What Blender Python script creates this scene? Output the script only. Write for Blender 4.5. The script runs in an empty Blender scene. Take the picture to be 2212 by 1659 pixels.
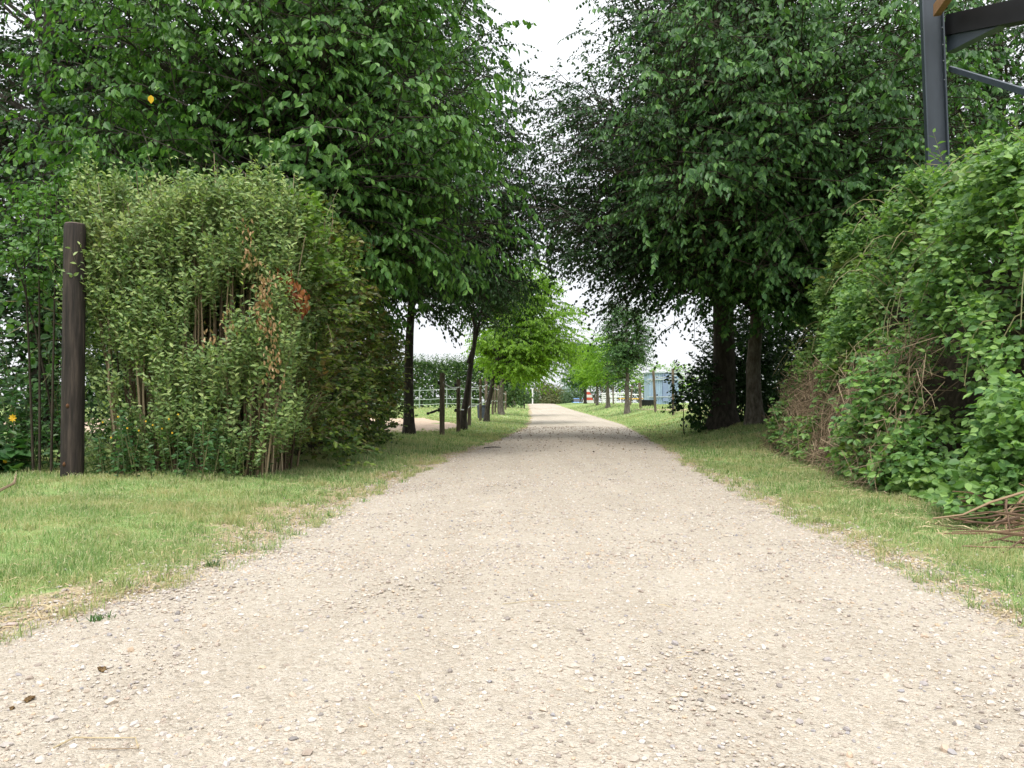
import bpy, math
import numpy as np
from math import radians, sin, cos, pi

rng = np.random.default_rng(7)
sc = bpy.context.scene
COL = sc.collection
CAMZ = 0.7
F = 1660.0                     # focal length in photo units (2212 wide)
PITCH = math.atan(48.5 / F)

# ------------------------------------------------------------------ terrain
LE = np.array([(-40, -3.2), (-6, -2.6), (0, -1.75), (2.4, -1.6), (2.82, -1.47), (3.3, -1.31), (4.9, -1.22), (7.4, -1.1), (9.5, -.95),
               (16, -.25), (24.7, .5), (36, .95), (58, 1.4), (90, 2.0), (140, 2.6)])
RE = np.array([(-40, 3.0), (-6, 2.3), (0, 1.5), (2.36, 1.6), (3.6, 1.73), (5, 1.79), (8.8, 2.09), (18.7, 3.14), (28.5, 4.05),
               (40, 4.3), (58, 4.45), (90, 5.0), (140, 5.6)])

def xl(y): return np.interp(y, LE[:, 0], LE[:, 1])
def xr(y): return np.interp(y, RE[:, 0], RE[:, 1])
def sstep(a, b, x):
    t = np.clip((x - a) / (b - a), 0, 1); return t * t * (3 - 2 * t)
def sn(x, y, f, s=0.0):
    return (np.sin(x * f * 1.3 + y * f * .7 + s) + np.sin(-x * f * .83 + y * f * 1.1 + 2.1 * s + 1.3) + np.sin(x * f * 2.3 - y * f * 1.9 + s * 3.7) * .6) / 2.6
def g(x, y):
    x = np.asarray(x, float); y = np.asarray(y, float)
    u = (y - 28) / 3.0
    z = .0155 * 3.0 * np.log1p(np.exp(np.clip(u, -30, 30))) + .0155 * 3.0 * np.maximum(u - 30, 0)
    z = z - .045 * np.maximum(y - 94, 0) + .03 * np.maximum(y - 130, 0)
    dR = x - xr(y); dL = xl(y) - x
    bank = .36 * sstep(.4, 2.6, dR) * sstep(9, 18, y) * (1 - .6 * sstep(50, 80, y))
    bl = .08 * sstep(.2, 1.6, dL) * sstep(1, 4, y) * (1 - sstep(60, 90, y))
    out = np.maximum(dR, dL)
    micro = (sn(x, y, 1.7, 1) * .018 + sn(x, y, 4.1, 2) * .008) * sstep(.15, .7, out)
    return z + bank + bl + micro
def ray(px, py):
    u = (px - 1106) / F; v = (829.5 - py) / F
    return np.array([u, cos(PITCH) - sin(PITCH) * v, sin(PITCH) + cos(PITCH) * v])
def at(px, py, Y):
    d = ray(px, py); s = Y / d[1]
    return np.array([d[0] * s, Y, CAMZ + d[2] * s])
def hit(px, py, ymax=120):
    d = ray(px, py)
    for Y in np.arange(1.2, ymax, .05):
        s = Y / d[1]
        if CAMZ + d[2] * s <= g(d[0] * s, Y): return np.array([d[0] * s, Y, float(g(d[0] * s, Y))])
    s = ymax / d[1]; return np.array([d[0] * s, ymax, float(g(d[0] * s, ymax))])
def gp(x, y): return np.array([x, y, float(g(x, y))])

# ------------------------------------------------------------------ mesh helpers
class MB:
    def __init__(self): self.v = []; self.f = []; self.n = 0; self.attr = []
    def add(self, V, Fc, mi=0):
        V = np.asarray(V, np.float32).reshape(-1, 3); Fc = np.asarray(Fc, np.int64)
        self.v.append(V); self.f.append((Fc + self.n, mi)); self.n += len(V); return self
    def mesh(self, name, mats, origin=(0, 0, 0), smooth=False):
        me = bpy.data.meshes.new(name)
        V = np.concatenate(self.v) - np.asarray(origin, np.float32)
        loops = np.concatenate([f.ravel() for f, _ in self.f]).astype(np.int32)
        sizes = np.concatenate([np.full(len(f), f.shape[1], np.int32) for f, _ in self.f])
        mis = np.concatenate([np.full(len(f), m, np.int32) for f, m in self.f])
        starts = np.concatenate([[0], np.cumsum(sizes)[:-1]]).astype(np.int32)
        me.vertices.add(len(V)); me.vertices.foreach_set('co', V.astype(np.float32).ravel())
        me.loops.add(len(loops)); me.loops.foreach_set('vertex_index', loops)
        me.polygons.add(len(sizes)); me.polygons.foreach_set('loop_start', starts)
        me.polygons.foreach_set('material_index', mis)
        me.polygons.foreach_set('use_smooth', np.full(len(sizes), bool(smooth)))
        for m in (mats if isinstance(mats, (list, tuple)) else [mats]): me.materials.append(m)
        me.update(calc_edges=True)
        return me
def link(name, me, parent=None, loc=(0, 0, 0)):
    o = bpy.data.objects.new(name, me); COL.objects.link(o)
    if parent is not None: o.parent = parent
    else: o.location = loc
    return o
def tag(o, label=None, cat=None, group=None, kind=None):
    if label: o['label'] = label
    if cat: o['category'] = cat
    if group: o['group'] = group
    if kind: o['kind'] = kind
    return o
def thing(name, label, cat, loc, group=None):
    o = bpy.data.objects.new(name, None); COL.objects.link(o); o.location = [float(c) for c in loc]
    o.empty_display_size = .2
    return tag(o, label, cat, group)
def part(name, mb, mats, root, smooth=False, parent=None):
    """mb in world coordinates; root is the thing's Empty (sub-parts give parent)"""
    me = mb.mesh(name, mats, tuple(root.location), smooth)
    return link(name, me, parent if parent is not None else root)
def single(name, mb, mats, label, cat, loc, smooth=False, group=None, kind=None):
    me = mb.mesh(name, mats, loc, smooth)
    return tag(link(name, me, None, [float(c) for c in loc]), label, cat, group, kind)
def copy_tree(o, parent=None):
    c = o.copy(); COL.objects.link(c)
    if parent is not None: c.parent = parent
    for ch in list(o.children): copy_tree(ch, c)
    return c

def nrm(a): return a / np.maximum(np.linalg.norm(a, axis=-1, keepdims=True), 1e-9)
def V3(*a): return np.array(a, float)

def tubes(mb, P, R, sides=5, cap=False, mi=0):
    """P (n,k,3) polylines, R (n,k) radii"""
    P = np.asarray(P, float); R = np.asarray(R, float)
    if P.ndim == 2: P = P[None]; R = R[None]
    n, k, _ = P.shape
    T = np.gradient(P, axis=1); T = nrm(T)
    ref = np.where(np.abs(T[..., 2:3]) > .9, V3(1, 0, 0), V3(0, 0, 1))
    ref = np.broadcast_to(ref[:, :1], T.shape)
    A = nrm(np.cross(T, ref)); B = np.cross(T, A)
    th = np.arange(sides) / sides * 2 * pi
    ring = P[:, :, None] + R[:, :, None, None] * (A[:, :, None] * np.cos(th)[:, None] + B[:, :, None] * np.sin(th)[:, None])
    idx = np.arange(n * k * sides).reshape(n, k, sides)
    a = idx[:, :-1]; b = idx[:, 1:]
    q = np.stack([a, np.roll(a, -1, 2), np.roll(b, -1, 2), b], -1).reshape(-1, 4)
    mb.add(ring.reshape(-1, 3), q, mi)
    if cap:
        base = mb.n - n * k * sides
        for i in range(n):
            mb.f.append((idx[i, -1][None, :] + base, mi)); mb.f.append((idx[i, 0][None, ::-1] + base, mi))
    return mb

LT = np.array([(0, 0, 0), (.42, .28, .06), (.44, .62, .03), (0, 1, -.14), (-.44, .62, .03), (-.42, .28, .06)])
LQ = np.array([(0, 1, 2, 3), (0, 3, 4, 5)])
LT4 = np.array([(0, 0, 0), (.46, .45, .06), (0, 1, -.12), (-.46, .45, .06)])
def leaves(mb, P, D, ref, L, wr=.6, mi=0, simple=False):
    P = P.reshape(-1, 3); D = nrm(D.reshape(-1, 3)); ref = ref.reshape(-1, 3); L = np.asarray(L, float).reshape(-1)
    S = nrm(np.cross(D, ref)); N = np.cross(S, D)
    T = LT4 if simple else LT
    V = P[:, None] + L[:, None, None] * (S[:, None] * (T[:, 0] * wr)[:, None] + D[:, None] * T[:, 1][:, None] + N[:, None] * T[:, 2][:, None])
    k = len(T); base = (np.arange(len(P)) * k)[:, None]
    if simple: q = base + np.arange(4)
    else: q = (base[:, :, None] + LQ[None]).reshape(-1, 4)
    mb.add(V.reshape(-1, 3), q, mi)

def gn(P, f=2.0, s=0.):
    x, y, z = P[..., 0] * f, P[..., 1] * f, P[..., 2] * f * 1.9
    return (np.sin(x * 1.1 + z * .6 + s) * np.sin(y * 1.2 - x * .4 + 1.7 * s) + np.sin(z * 1.3 + y * .5 + 2.3 * s) * np.sin(x * .9 + 1.1 + s) + .6 * np.sin(x * 2.3 + y * 1.9 - z * 2.1 + s))
def rnd(shape, s=1.0): return rng.normal(0, s, shape)

def shoots_with_leaves(lmb, tmb, B, A, ln, m, leaf, droop=.25, hang=.5, out=None, tw=.0035, wr=.6, simple=False, jit=.3, side_amt=.75, upref=.7, along=.55, coh=0.):
    """B (n,3) bases, A (n,3) dirs, ln (n,) lengths, m leaves each"""
    n = len(B); A = nrm(A)
    t = (np.arange(m) + .6) / m
    t = np.clip(t[None] + rnd((n, m), .25 / m), .05, 1)
    down = V3(0, 0, -1)
    P = B[:, None] + A[:, None] * (ln[:, None] * t)[..., None] + down * (droop * ln[:, None] * t ** 2)[..., None]
    S = nrm(np.cross(A, V3(0, 0, 1) + rnd((n, 3), .15)))
    sg = np.where((np.arange(m) % 2)[None] == 0, 1.0, -1.0) * np.ones((n, 1))
    D = A[:, None] * along + S[:, None] * (sg * side_amt)[..., None] + down * (hang * rng.uniform(.5, 1.4, (n, m)))[..., None] + rnd((n, m, 3), jit)
    ref = V3(0, 0, upref) + rnd((n, 1, 3), coh) + rnd((n, m, 3), .45 if coh == 0 else .2)
    if out is not None: ref = ref + out[:, None] * .7
    leaves(lmb, P, D, ref, leaf * rng.uniform(.6, 1.15, n * m), wr, simple=simple)
    if tmb is not None:
        tt = np.array([0, .5, 1.])
        Q = B[:, None] + A[:, None] * (ln[:, None] * tt)[..., None] + down * (droop * ln[:, None] * tt ** 2)[..., None]
        tubes(tmb, Q, np.tile(np.array([1, .75, .4]) * tw, (n, 1)), 3)

# ------------------------------------------------------------------ materials
def newmat(name):
    m = bpy.data.materials.new(name); m.use_nodes = True
    nt = m.node_tree; nt.nodes.clear()
    out = nt.nodes.new('ShaderNodeOutputMaterial')
    return m, nt, out
def N(nt, typ, **kw):
    n = nt.nodes.new(typ)
    for k, v in kw.items():
        if hasattr(n, k) and k not in n.inputs: setattr(n, k, v)
        else: n.inputs[k].default_value = v
    return n
def ramp(nt, stops, fac, interp='LINEAR'):
    r = nt.nodes.new('ShaderNodeValToRGB'); r.color_ramp.interpolation = interp
    e = r.color_ramp.elements
    while len(e) < len(stops): e.new(.5)
    for el, (p, c) in zip(e, stops): el.position = p; el.color = (*c, 1)
    nt.links.new(fac, r.inputs[0]); return r.outputs[0]
def mix(nt, a, b, fac, blend='MIX'):
    m = nt.nodes.new('ShaderNodeMix'); m.data_type = 'RGBA'; m.blend_type = blend
    for sock, val in ((m.inputs[0], fac), (m.inputs[6], a), (m.inputs[7], b)):
        if isinstance(val, bpy.types.NodeSocket): nt.links.new(val, sock)
        else: sock.default_value = val if isinstance(val, (int, float)) else (*val, 1)
    return m.outputs[2]
def noise(nt, scale, detail=3, vec=None, rough=.55):
    n = N(nt, 'ShaderNodeTexNoise'); n.inputs['Scale'].default_value = scale; n.inputs['Detail'].default_value = detail; n.inputs['Roughness'].default_value = rough
    if vec is not None: nt.links.new(vec, n.inputs['Vector'])
    return n.outputs['Fac']
def pos(nt): return nt.nodes.new('ShaderNodeNewGeometry').outputs['Position']
def maprange(nt, v, a, b, c=0., d=1.):
    m = nt.nodes.new('ShaderNodeMapRange'); nt.links.new(v, m.inputs[0])
    for i, x in enumerate((a, b, c, d)): m.inputs[i + 1].default_value = x
    return m.outputs[0]

def leaf_mat(name, cols, alt=None, alt_rng=(.6, .75), alt_scale=1.2, transl=.3, rough=.45, tcol=(1.5, 1.6, .7), spec=.35, per_leaf_alt=None):
    m, nt, out = newmat(name)
    geo = nt.nodes.new('ShaderNodeNewGeometry')
    r = geo.outputs['Random Per Island']
    n = len(cols)
    c = ramp(nt, [(i / (n - 1), cc) for i, cc in enumerate(cols)], r)
    if alt:
        f = maprange(nt, noise(nt, alt_scale, 3, geo.outputs['Position']), alt_rng[0], alt_rng[1])
        rr = nt.nodes.new('ShaderNodeMath'); rr.operation = 'FRACT'
        mm = nt.nodes.new('ShaderNodeMath'); mm.operation = 'MULTIPLY'; mm.inputs[1].default_value = 37.7
        nt.links.new(r, mm.inputs[0]); nt.links.new(mm.outputs[0], rr.inputs[0])
        f2 = nt.nodes.new('ShaderNodeMath'); f2.operation = 'MULTIPLY'
        nt.links.new(f, f2.inputs[0]); nt.links.new(rr.outputs[0], f2.inputs[1])
        c = mix(nt, c, alt, f2.outputs[0])
    b = N(nt, 'ShaderNodeBsdfPrincipled'); b.inputs['Roughness'].default_value = rough; b.inputs['Specular IOR Level'].default_value = spec
    nt.links.new(c, b.inputs['Base Color'])
    t = nt.nodes.new('ShaderNodeBsdfTranslucent')
    tc = mix(nt, c, tcol, 1.0, 'MULTIPLY'); nt.links.new(tc, t.inputs['Color'])
    ms = nt.nodes.new('ShaderNodeMixShader'); ms.inputs[0].default_value = transl
    nt.links.new(b.outputs[0], ms.inputs[1]); nt.links.new(t.outputs[0], ms.inputs[2])
    nt.links.new(ms.outputs[0], out.inputs[0])
    return m
def solid_mat(name, cols, scale=(8, 8, 8), rough=.8, metal=0., bump=.2, detail=5, spec=.3, island=False):
    m, nt, out = newmat(name)
    tc = nt.nodes.new('ShaderNodeTexCoord')
    mp = nt.nodes.new('ShaderNodeMapping'); mp.inputs['Scale'].default_value = scale
    nt.links.new(tc.outputs['Object'], mp.inputs[0])
    nz = noise(nt, 1.0, detail, mp.outputs[0], .65)
    k = len(cols)
    if island: fac = nt.nodes.new('ShaderNodeNewGeometry').outputs['Random Per Island']; c = ramp(nt, [(i / max(k - 1, 1), cc) for i, cc in enumerate(cols)], fac)
    else: c = ramp(nt, [(.3 + .4 * i / max(k - 1, 1), cc) for i, cc in enumerate(cols)], nz)
    b = N(nt, 'ShaderNodeBsdfPrincipled'); b.inputs['Roughness'].default_value = rough; b.inputs['Metallic'].default_value = metal; b.inputs['Specular IOR Level'].default_value = spec
    nt.links.new(c, b.inputs['Base Color'])
    if bump:
        bp = nt.nodes.new('ShaderNodeBump'); bp.inputs['Strength'].default_value = bump; bp.inputs['Distance'].default_value = .02
        nt.links.new(nz, bp.inputs['Height']); nt.links.new(bp.outputs[0], b.inputs['Normal'])
    nt.links.new(b.outputs[0], out.inputs[0])
    return m

M = {}
M['hornbeam'] = leaf_mat('hornbeam_leaf', [(.036, .10, .022), (.058, .148, .031), (.09, .20, .042), (.15, .29, .065)], transl=.28, spec=.25)
M['hornbeam_shaded'] = leaf_mat('hornbeam_shaded_leaf', [(.026, .074, .022), (.042, .11, .030), (.066, .155, .040), (.12, .24, .06)], transl=.22, spec=.25)  # darkened copy of the hornbeam leaf, painting shade into the right crown
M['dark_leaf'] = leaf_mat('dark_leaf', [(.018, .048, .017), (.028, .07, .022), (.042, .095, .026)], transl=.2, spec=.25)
M['bright_leaf'] = leaf_mat('bright_leaf', [(.11, .22, .022), (.16, .30, .028), (.22, .37, .04)], transl=.48)
M['young_leaf'] = leaf_mat('young_leaf', [(.03, .09, .025), (.05, .13, .03), (.08, .17, .04)], transl=.3)
M['privet'] = leaf_mat('privet_leaf', [(.10, .18, .062), (.165, .255, .09), (.24, .335, .12), (.36, .44, .17)], alt=(.30, .29, .12), alt_rng=(.58, .8), alt_scale=1.5, transl=.25)
M['hedge_leaf'] = leaf_mat('hedge_leaf', [(.03, .065, .014), (.055, .105, .02), (.095, .165, .03), (.22, .31, .055)], alt=(.17, .085, .025), alt_rng=(.47, .66), alt_scale=2.2, transl=.3)
M['bramble'] = leaf_mat('bramble_leaf', [(.06, .14, .042), (.10, .205, .055), (.15, .275, .07), (.23, .37, .10)], alt=(.19, .17, .04), alt_rng=(.55, .75), alt_scale=1.1, transl=.3)
M['hazel'] = leaf_mat('hazel_leaf', [(.05, .13, .03), (.08, .18, .04), (.12, .23, .05)], transl=.3)
M['weed'] = leaf_mat('weed_leaf', [(.03, .09, .03), (.05, .13, .035), (.09, .17, .05)], transl=.28)
M['far_leaf'] = leaf_mat('far_leaf', [(.03, .07, .025), (.045, .09, .028), (.065, .12, .035)], transl=.2)
M['olive_leaf'] = leaf_mat('olive_leaf', [(.06, .09, .03), (.09, .12, .035), (.16, .13, .05)], transl=.2)
M['hazed_leaf'] = leaf_mat('hazed_leaf', [(.14, .20, .19), (.18, .25, .24), (.22, .30, .29)], transl=.2)  # far trees paled blue-grey: distance haze painted into the leaf colour
M['far_hedge'] = leaf_mat('far_hedge_leaf', [(.03, .075, .025), (.06, .12, .03), (.10, .17, .04)], transl=.25)
M['dead'] = leaf_mat('dead_leaf', [(.13, .04, .014), (.24, .075, .022), (.30, .12, .04), (.14, .10, .03)], transl=.2, tcol=(1.2, 1, .8))
M['tan_leaf'] = leaf_mat('tan_leaf', [(.36, .23, .11), (.44, .31, .17), (.27, .15, .06), (.20, .19, .07)], transl=.2, tcol=(1.2, 1, .8))
M['yellow'] = leaf_mat('yellow_petal', [(.75, .42, .02), (.85, .55, .03)], transl=.3, tcol=(1, 1, 1))
M['grass'] = leaf_mat('grass_blade', [(.09, .18, .055), (.15, .255, .08), (.21, .325, .115), (.30, .395, .165), (.44, .45, .26), (.52, .46, .30)], alt=(.50, .43, .24), alt_rng=(.46, .62), alt_scale=1.3, transl=.35, tcol=(1.3, 1.4, .8))
M['straw'] = leaf_mat('straw_blade', [(.42, .33, .18), (.52, .43, .26), (.30, .22, .12)], transl=.15, tcol=(1, 1, 1))
M['bark'] = solid_mat('bark', [(.018, .015, .012), (.045, .038, .03), (.075, .066, .052)], (14, 14, 5), .9, bump=.9)
M['pale_bark'] = solid_mat('pale_bark', [(.05, .042, .034), (.13, .11, .09), (.22, .20, .17)], (16, 16, 6), .9, bump=.8)
M['twig'] = solid_mat('twig', [(.022, .018, .012), (.055, .044, .03)], (9, 9, 9), .9, bump=.1)
M['dry_stem'] = solid_mat('dry_stem', [(.07, .05, .032), (.15, .105, .065), (.26, .19, .12), (.38, .30, .20)], rough=.8, bump=0, island=True)
M['cut_stem'] = solid_mat('cut_branch', [(.07, .042, .026), (.17, .105, .062), (.30, .21, .13)], rough=.75, bump=0, island=True)
M['green_stem'] = solid_mat('green_stem', [(.10, .12, .05), (.20, .19, .09), (.26, .22, .12)], rough=.7, bump=0, island=True)
M['weed_stem'] = solid_mat('weed_stem', [(.04, .07, .025), (.08, .11, .04), (.16, .15, .07)], rough=.7, bump=0, island=True)
M['old_post'] = solid_mat('weathered_post', [(.04, .032, .024), (.12, .095, .068), (.24, .195, .14)], (16, 16, 3), .9, bump=.6)
M['dark_post'] = solid_mat('dark_post', [(.010, .008, .007), (.028, .021, .018), (.07, .052, .043)], (30, 30, 2.2), .75, bump=.7)
M['post_top'] = solid_mat('post_top', [(.09, .065, .055), (.17, .13, .115)], (20, 20, 20), .8, bump=.3)
M['rust'] = solid_mat('rust', [(.06, .028, .014), (.14, .065, .03)], (40, 40, 40), .9)
M['steel'] = solid_mat('slate_blue_steel', [(.028, .038, .052), (.036, .048, .066), (.046, .06, .08)], (5, 5, 1.5), .45, .0, .05, spec=.5)
M['shaded_steel'] = solid_mat('shaded_steel', [(.004, .004, .005), (.008, .008, .01)], (4, 4, 4), .55, 0, .05)  # rafter steel blackened: the unlit underside is painted into its colour
M['timber'] = solid_mat('timber', [(.20, .10, .045), (.34, .19, .09)], (4, 30, 30), .8, bump=.2)
M['white'] = solid_mat('white_paint', [(.62, .63, .62), (.78, .79, .78)], (6, 6, 6), .6, bump=.05)
M['tape'] = solid_mat('fence_tape', [(.55, .60, .58), (.7, .74, .72)], (3, 3, 3), .6, bump=0)
M['fence_white'] = solid_mat('dull_white', [(.26, .31, .28), (.38, .42, .39)], (3, 3, 3), .6, bump=0)
M['galv'] = solid_mat('galvanised', [(.33, .38, .40), (.48, .53, .55)], (6, 6, 6), .5, .3, .05)
M['panel'] = solid_mat('pale_blue_panel', [(.24, .33, .45), (.31, .41, .53), (.38, .48, .59)], (1.2, 1.2, .6), .5, 0, .05)
M['panel_dark'] = solid_mat('blue_grey_panel', [(.17, .23, .36), (.24, .30, .44)], (2, 2, 1), .5, 0, .05)
M['black_tub'] = solid_mat('black_plastic', [(.012, .013, .016), (.03, .032, .036)], (10, 10, 10), .55, 0, .1)
M['blue_tub'] = solid_mat('blue_grey_plastic', [(.035, .045, .065), (.07, .08, .11)], (10, 10, 10), .55, 0, .1)
M['car_blue'] = solid_mat('blue_car_paint', [(.10, .26, .58), (.13, .32, .66)], (2, 2, 2), .25, .1, 0, spec=.6)
M['glass'] = solid_mat('dark_glass', [(.015, .018, .022), (.03, .035, .04)], (2, 2, 2), .1, 0, 0, spec=.6)
M['tyre'] = solid_mat('tyre', [(.012, .012, .012), (.025, .025, .025)], (9, 9, 9), .85)
M['red'] = solid_mat('red_paint', [(.50, .07, .045), (.62, .12, .08)], (5, 5, 5), .6, 0, .05)
M['insulator'] = solid_mat('insulator', [(.012, .012, .012), (.03, .03, .03)], (9, 9, 9), .5)
M['dung'] = solid_mat('clod', [(.045, .028, .012), (.14, .085, .035), (.22, .15, .07)], (60, 60, 60), .95, bump=.8)
M['dead_wood'] = solid_mat('bleached_wood', [(.36, .28, .25), (.55, .47, .43)], (8, 40, 40), .85, bump=.2)
M['stone'] = solid_mat('gravel_stone', [(.19, .175, .165), (.33, .27, .22), (.42, .37, .31), (.52, .47, .41), (.46, .38, .30), (.58, .55, .51), (.40, .36, .33), (.48, .42, .35), (.27, .26, .27), (.48, .36, .25), (.44, .39, .33), (.36, .31, .26)], rough=.75, bump=0, island=True)

def ground_mat():
    m, nt, out = newmat('verge_ground')
    p = pos(nt)
    a = nt.nodes.new('ShaderNodeAttribute'); a.attribute_name = 'wear'
    n1 = noise(nt, 1.1, 5, p); n2 = noise(nt, 9., 4, p); n3 = noise(nt, 60., 3, p)
    green = ramp(nt, [(.3, (.13, .21, .07)), (.5, (.20, .29, .10)), (.7, (.28, .35, .14))], n1)
    green = mix(nt, green, (.30, .28, .12), maprange(nt, n2, .5, .72, 0, .7))
    soil = ramp(nt, [(.3, (.24, .19, .12)), (.5, (.36, .29, .19)), (.7, (.46, .39, .27))], n3)
    # wear (bare strip beside the gravel) broken up with noise
    add = nt.nodes.new('ShaderNodeMath'); add.operation = 'ADD'; nt.links.new(a.outputs['Fac'], add.inputs[0])
    nn = maprange(nt, n2, .3, .7, -.35, .35); nt.links.new(nn, add.inputs[1])
    f = maprange(nt, add.outputs[0], .3, .7)
    c = mix(nt, green, soil, f)
    c = mix(nt, c, (.10, .085, .05), maprange(nt, n3, .58, .75, 0, .5))
    b = N(nt, 'ShaderNodeBsdfPrincipled'); b.inputs['Roughness'].default_value = .95; b.inputs['Specular IOR Level'].default_value = .1
    nt.links.new(c, b.inputs['Base Color'])
    bp = nt.nodes.new('ShaderNodeBump'); bp.inputs['Strength'].default_value = .7; bp.inputs['Distance'].default_value = .03
    nt.links.new(n3, bp.inputs['Height']); nt.links.new(bp.outputs[0], b.inputs['Normal'])
    nt.links.new(b.outputs[0], out.inputs[0]); return m
def gravel_mat(name, fine, tint=(1, 1, 1)):
    m, nt, out = newmat(name)
    p = pos(nt)
    v1 = N(nt, 'ShaderNodeTexVoronoi'); v1.inputs['Scale'].default_value = fine; nt.links.new(p, v1.inputs['Vector'])
    v2 = N(nt, 'ShaderNodeTexVoronoi'); v2.inputs['Scale'].default_value = fine * 2.7; nt.links.new(p, v2.inputs['Vector'])
    sep = nt.nodes.new('ShaderNodeSeparateColor'); nt.links.new(v1.outputs['Color'], sep.inputs[0])
    sep2 = nt.nodes.new('ShaderNodeSeparateColor'); nt.links.new(v2.outputs['Color'], sep2.inputs[0])
    c1 = ramp(nt, [(0, (.34, .29, .23)), (.12, (.44, .38, .30)), (.5, (.52, .45, .36)), (.85, (.60, .53, .44)), (1, (.48, .40, .31))], sep.outputs[0])
    c2 = ramp(nt, [(0, (.40, .34, .27)), (.5, (.53, .46, .37)), (1, (.60, .54, .45))], sep2.outputs[0])
    c = mix(nt, c1, c2, maprange(nt, noise(nt, fine * .6, 2, p), .4, .6))
    big = noise(nt, .55, 4, p); med = noise(nt, 4., 4, p)
    c = mix(nt, c, (.36, .29, .215), maprange(nt, big, .45, .75, 0, .25))
    c = mix(nt, c, (.60, .53, .43), maprange(nt, med, .5, .75, 0, .5))
    c = mix(nt, c, tint, 1.0, 'MULTIPLY')
    b = N(nt, 'ShaderNodeBsdfPrincipled'); b.inputs['Roughness'].default_value = .92; b.inputs['Specular IOR Level'].default_value = .15
    nt.links.new(c, b.inputs['Base Color'])
    mp = nt.nodes.new('ShaderNodeMapping'); mp.inputs['Scale'].default_value = (3.2, .16, 1); nt.links.new(p, mp.inputs[0])
    c2_ = mix(nt, c, (.90, .89, .88), maprange(nt, noise(nt, 1., 4, mp.outputs[0]), .45, .7), 'MULTIPLY'); nt.links.new(c2_, b.inputs['Base Color'])
    h = nt.nodes.new('ShaderNodeMath'); h.operation = 'ADD'; nt.links.new(v1.outputs['Distance'], h.inputs[0]); nt.links.new(v2.outputs['Distance'], h.inputs[1])
    bp = nt.nodes.new('ShaderNodeBump'); bp.invert = True; bp.inputs['Strength'].default_value = .75; bp.inputs['Distance'].default_value = .008
    nt.links.new(h.outputs[0], bp.inputs['Height']); nt.links.new(bp.outputs[0], b.inputs['Normal'])
    nt.links.new(b.outputs[0], out.inputs[0]); return m
M['ground'] = ground_mat()
M['gravel'] = gravel_mat('gravel', 60, (.80, .815, .825))
M['dirt'] = gravel_mat('paddock_dirt', 22, (.86, .76, .70))
M['litter'] = solid_mat('litter_soil', [(.018, .014, .010), (.04, .03, .02), (.085, .062, .042)], (14, 14, 14), .95, bump=1)

# ------------------------------------------------------------------ ground + path
def grid_axis(lo, near_lo, near_hi, hi, step, growth=1.13):
    a = list(np.arange(near_lo, near_hi, step)); s = step; x = a[-1]
    while x < hi: s *= growth; x += s; a.append(x)
    s = step; x = a[0]; b = []
    while x > lo: s *= growth; x -= s; b.append(x)
    return np.array(b[::-1] + a)
gx = grid_axis(-420, -8, 9, 420, .14); gy = grid_axis(-60, .8, 14, 600, .14, 1.035)
GX, GY = np.meshgrid(gx, gy)
GZ = g(GX, GY)
ins = np.minimum(GX - xl(GY), xr(GY) - GX)
GZ = GZ - .05 * sstep(.18, .5, ins)
mb = MB(); ny, nx = GX.shape
I = np.arange(ny * nx).reshape(ny, nx)
mb.add(np.stack([GX, GY, GZ], -1), np.stack([I[:-1, :-1], I[:-1, 1:], I[1:, 1:], I[1:, :-1]], -1).reshape(-1, 4))
me = mb.mesh('ground', M['ground'], smooth=True)
def wear(x, y):
    d = np.maximum(xl(y) - x, x - xr(y))
    left = x < xl(y)
    w = np.where(left, .78, .30) * (1 - .6 * sstep(6, 16, y))
    w = w * (1 + .7 * sn(x, y, 1.3, 5) + .6 * sn(x, y, 4.7, 2) + .35 * sn(x, y, 11., 3))
    return 1 - sstep(.0, 1.0, d / np.maximum(w, .08))
at_ = me.attributes.new('wear', 'FLOAT', 'POINT')
at_.data.foreach_set('value', wear(GX, GY).ravel().astype(np.float32))
tag(link('ground', me), kind='structure', label='grassy verges and paddock ground on both sides of the path', cat='ground')

py_ = grid_axis(-40, .8, 12, 135, .07, 1.03); tt = np.linspace(0, 1, 27)
PY, TT = np.meshgrid(py_, tt, indexing='ij')
jl = sn(PY * 0 + 1, PY, 3., 3) * .10 + sn(PY * 0, PY, 9., 4) * .07 + sn(PY * 0, PY, 31., 9) * .025
jr = sn(PY * 0 + 7, PY, 5.3, 6) * .06 + sn(PY * 0 + 3, PY, 14., 8) * .05 + sn(PY * 0, PY, 29., 2) * .025
PX = (xl(PY) + jl) * (1 - TT) + (xr(PY) + jr) * TT
PZ = g(PX, PY) + .004 + .03 * (1 - (2 * TT - 1) ** 2) - .012 * (np.exp(-((TT - .27) / .07) ** 2) + np.exp(-((TT - .73) / .07) ** 2))
PZ += sn(PX, PY, 3.0, 4) * .004 * np.sin(pi * TT)
mb = MB(); a, b = PX.shape; I = np.arange(a * b).reshape(a, b)
mb.add(np.stack([PX, PY, PZ], -1), np.stack([I[:-1, :-1], I[:-1, 1:], I[1:, 1:], I[1:, :-1]], -1).reshape(-1, 4))
tag(link('gravel_path', mb.mesh('gravel_path', M['gravel'], smooth=True)), kind='structure', label='pale gravel path running straight away between the trees', cat='path')
def pz(x, y):
    t = np.clip((x - xl(y)) / (xr(y) - xl(y)), 0, 1)
    return g(x, y) + .004 + (.03 * (1 - (2 * t - 1) ** 2) - .012 * (np.exp(-((t - .27) / .07) ** 2) + np.exp(-((t - .73) / .07) ** 2)) ) * ((x > xl(y)) & (x < xr(y))) + sn(x, y, 3., 4) * .004 * np.sin(pi * t)

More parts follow.
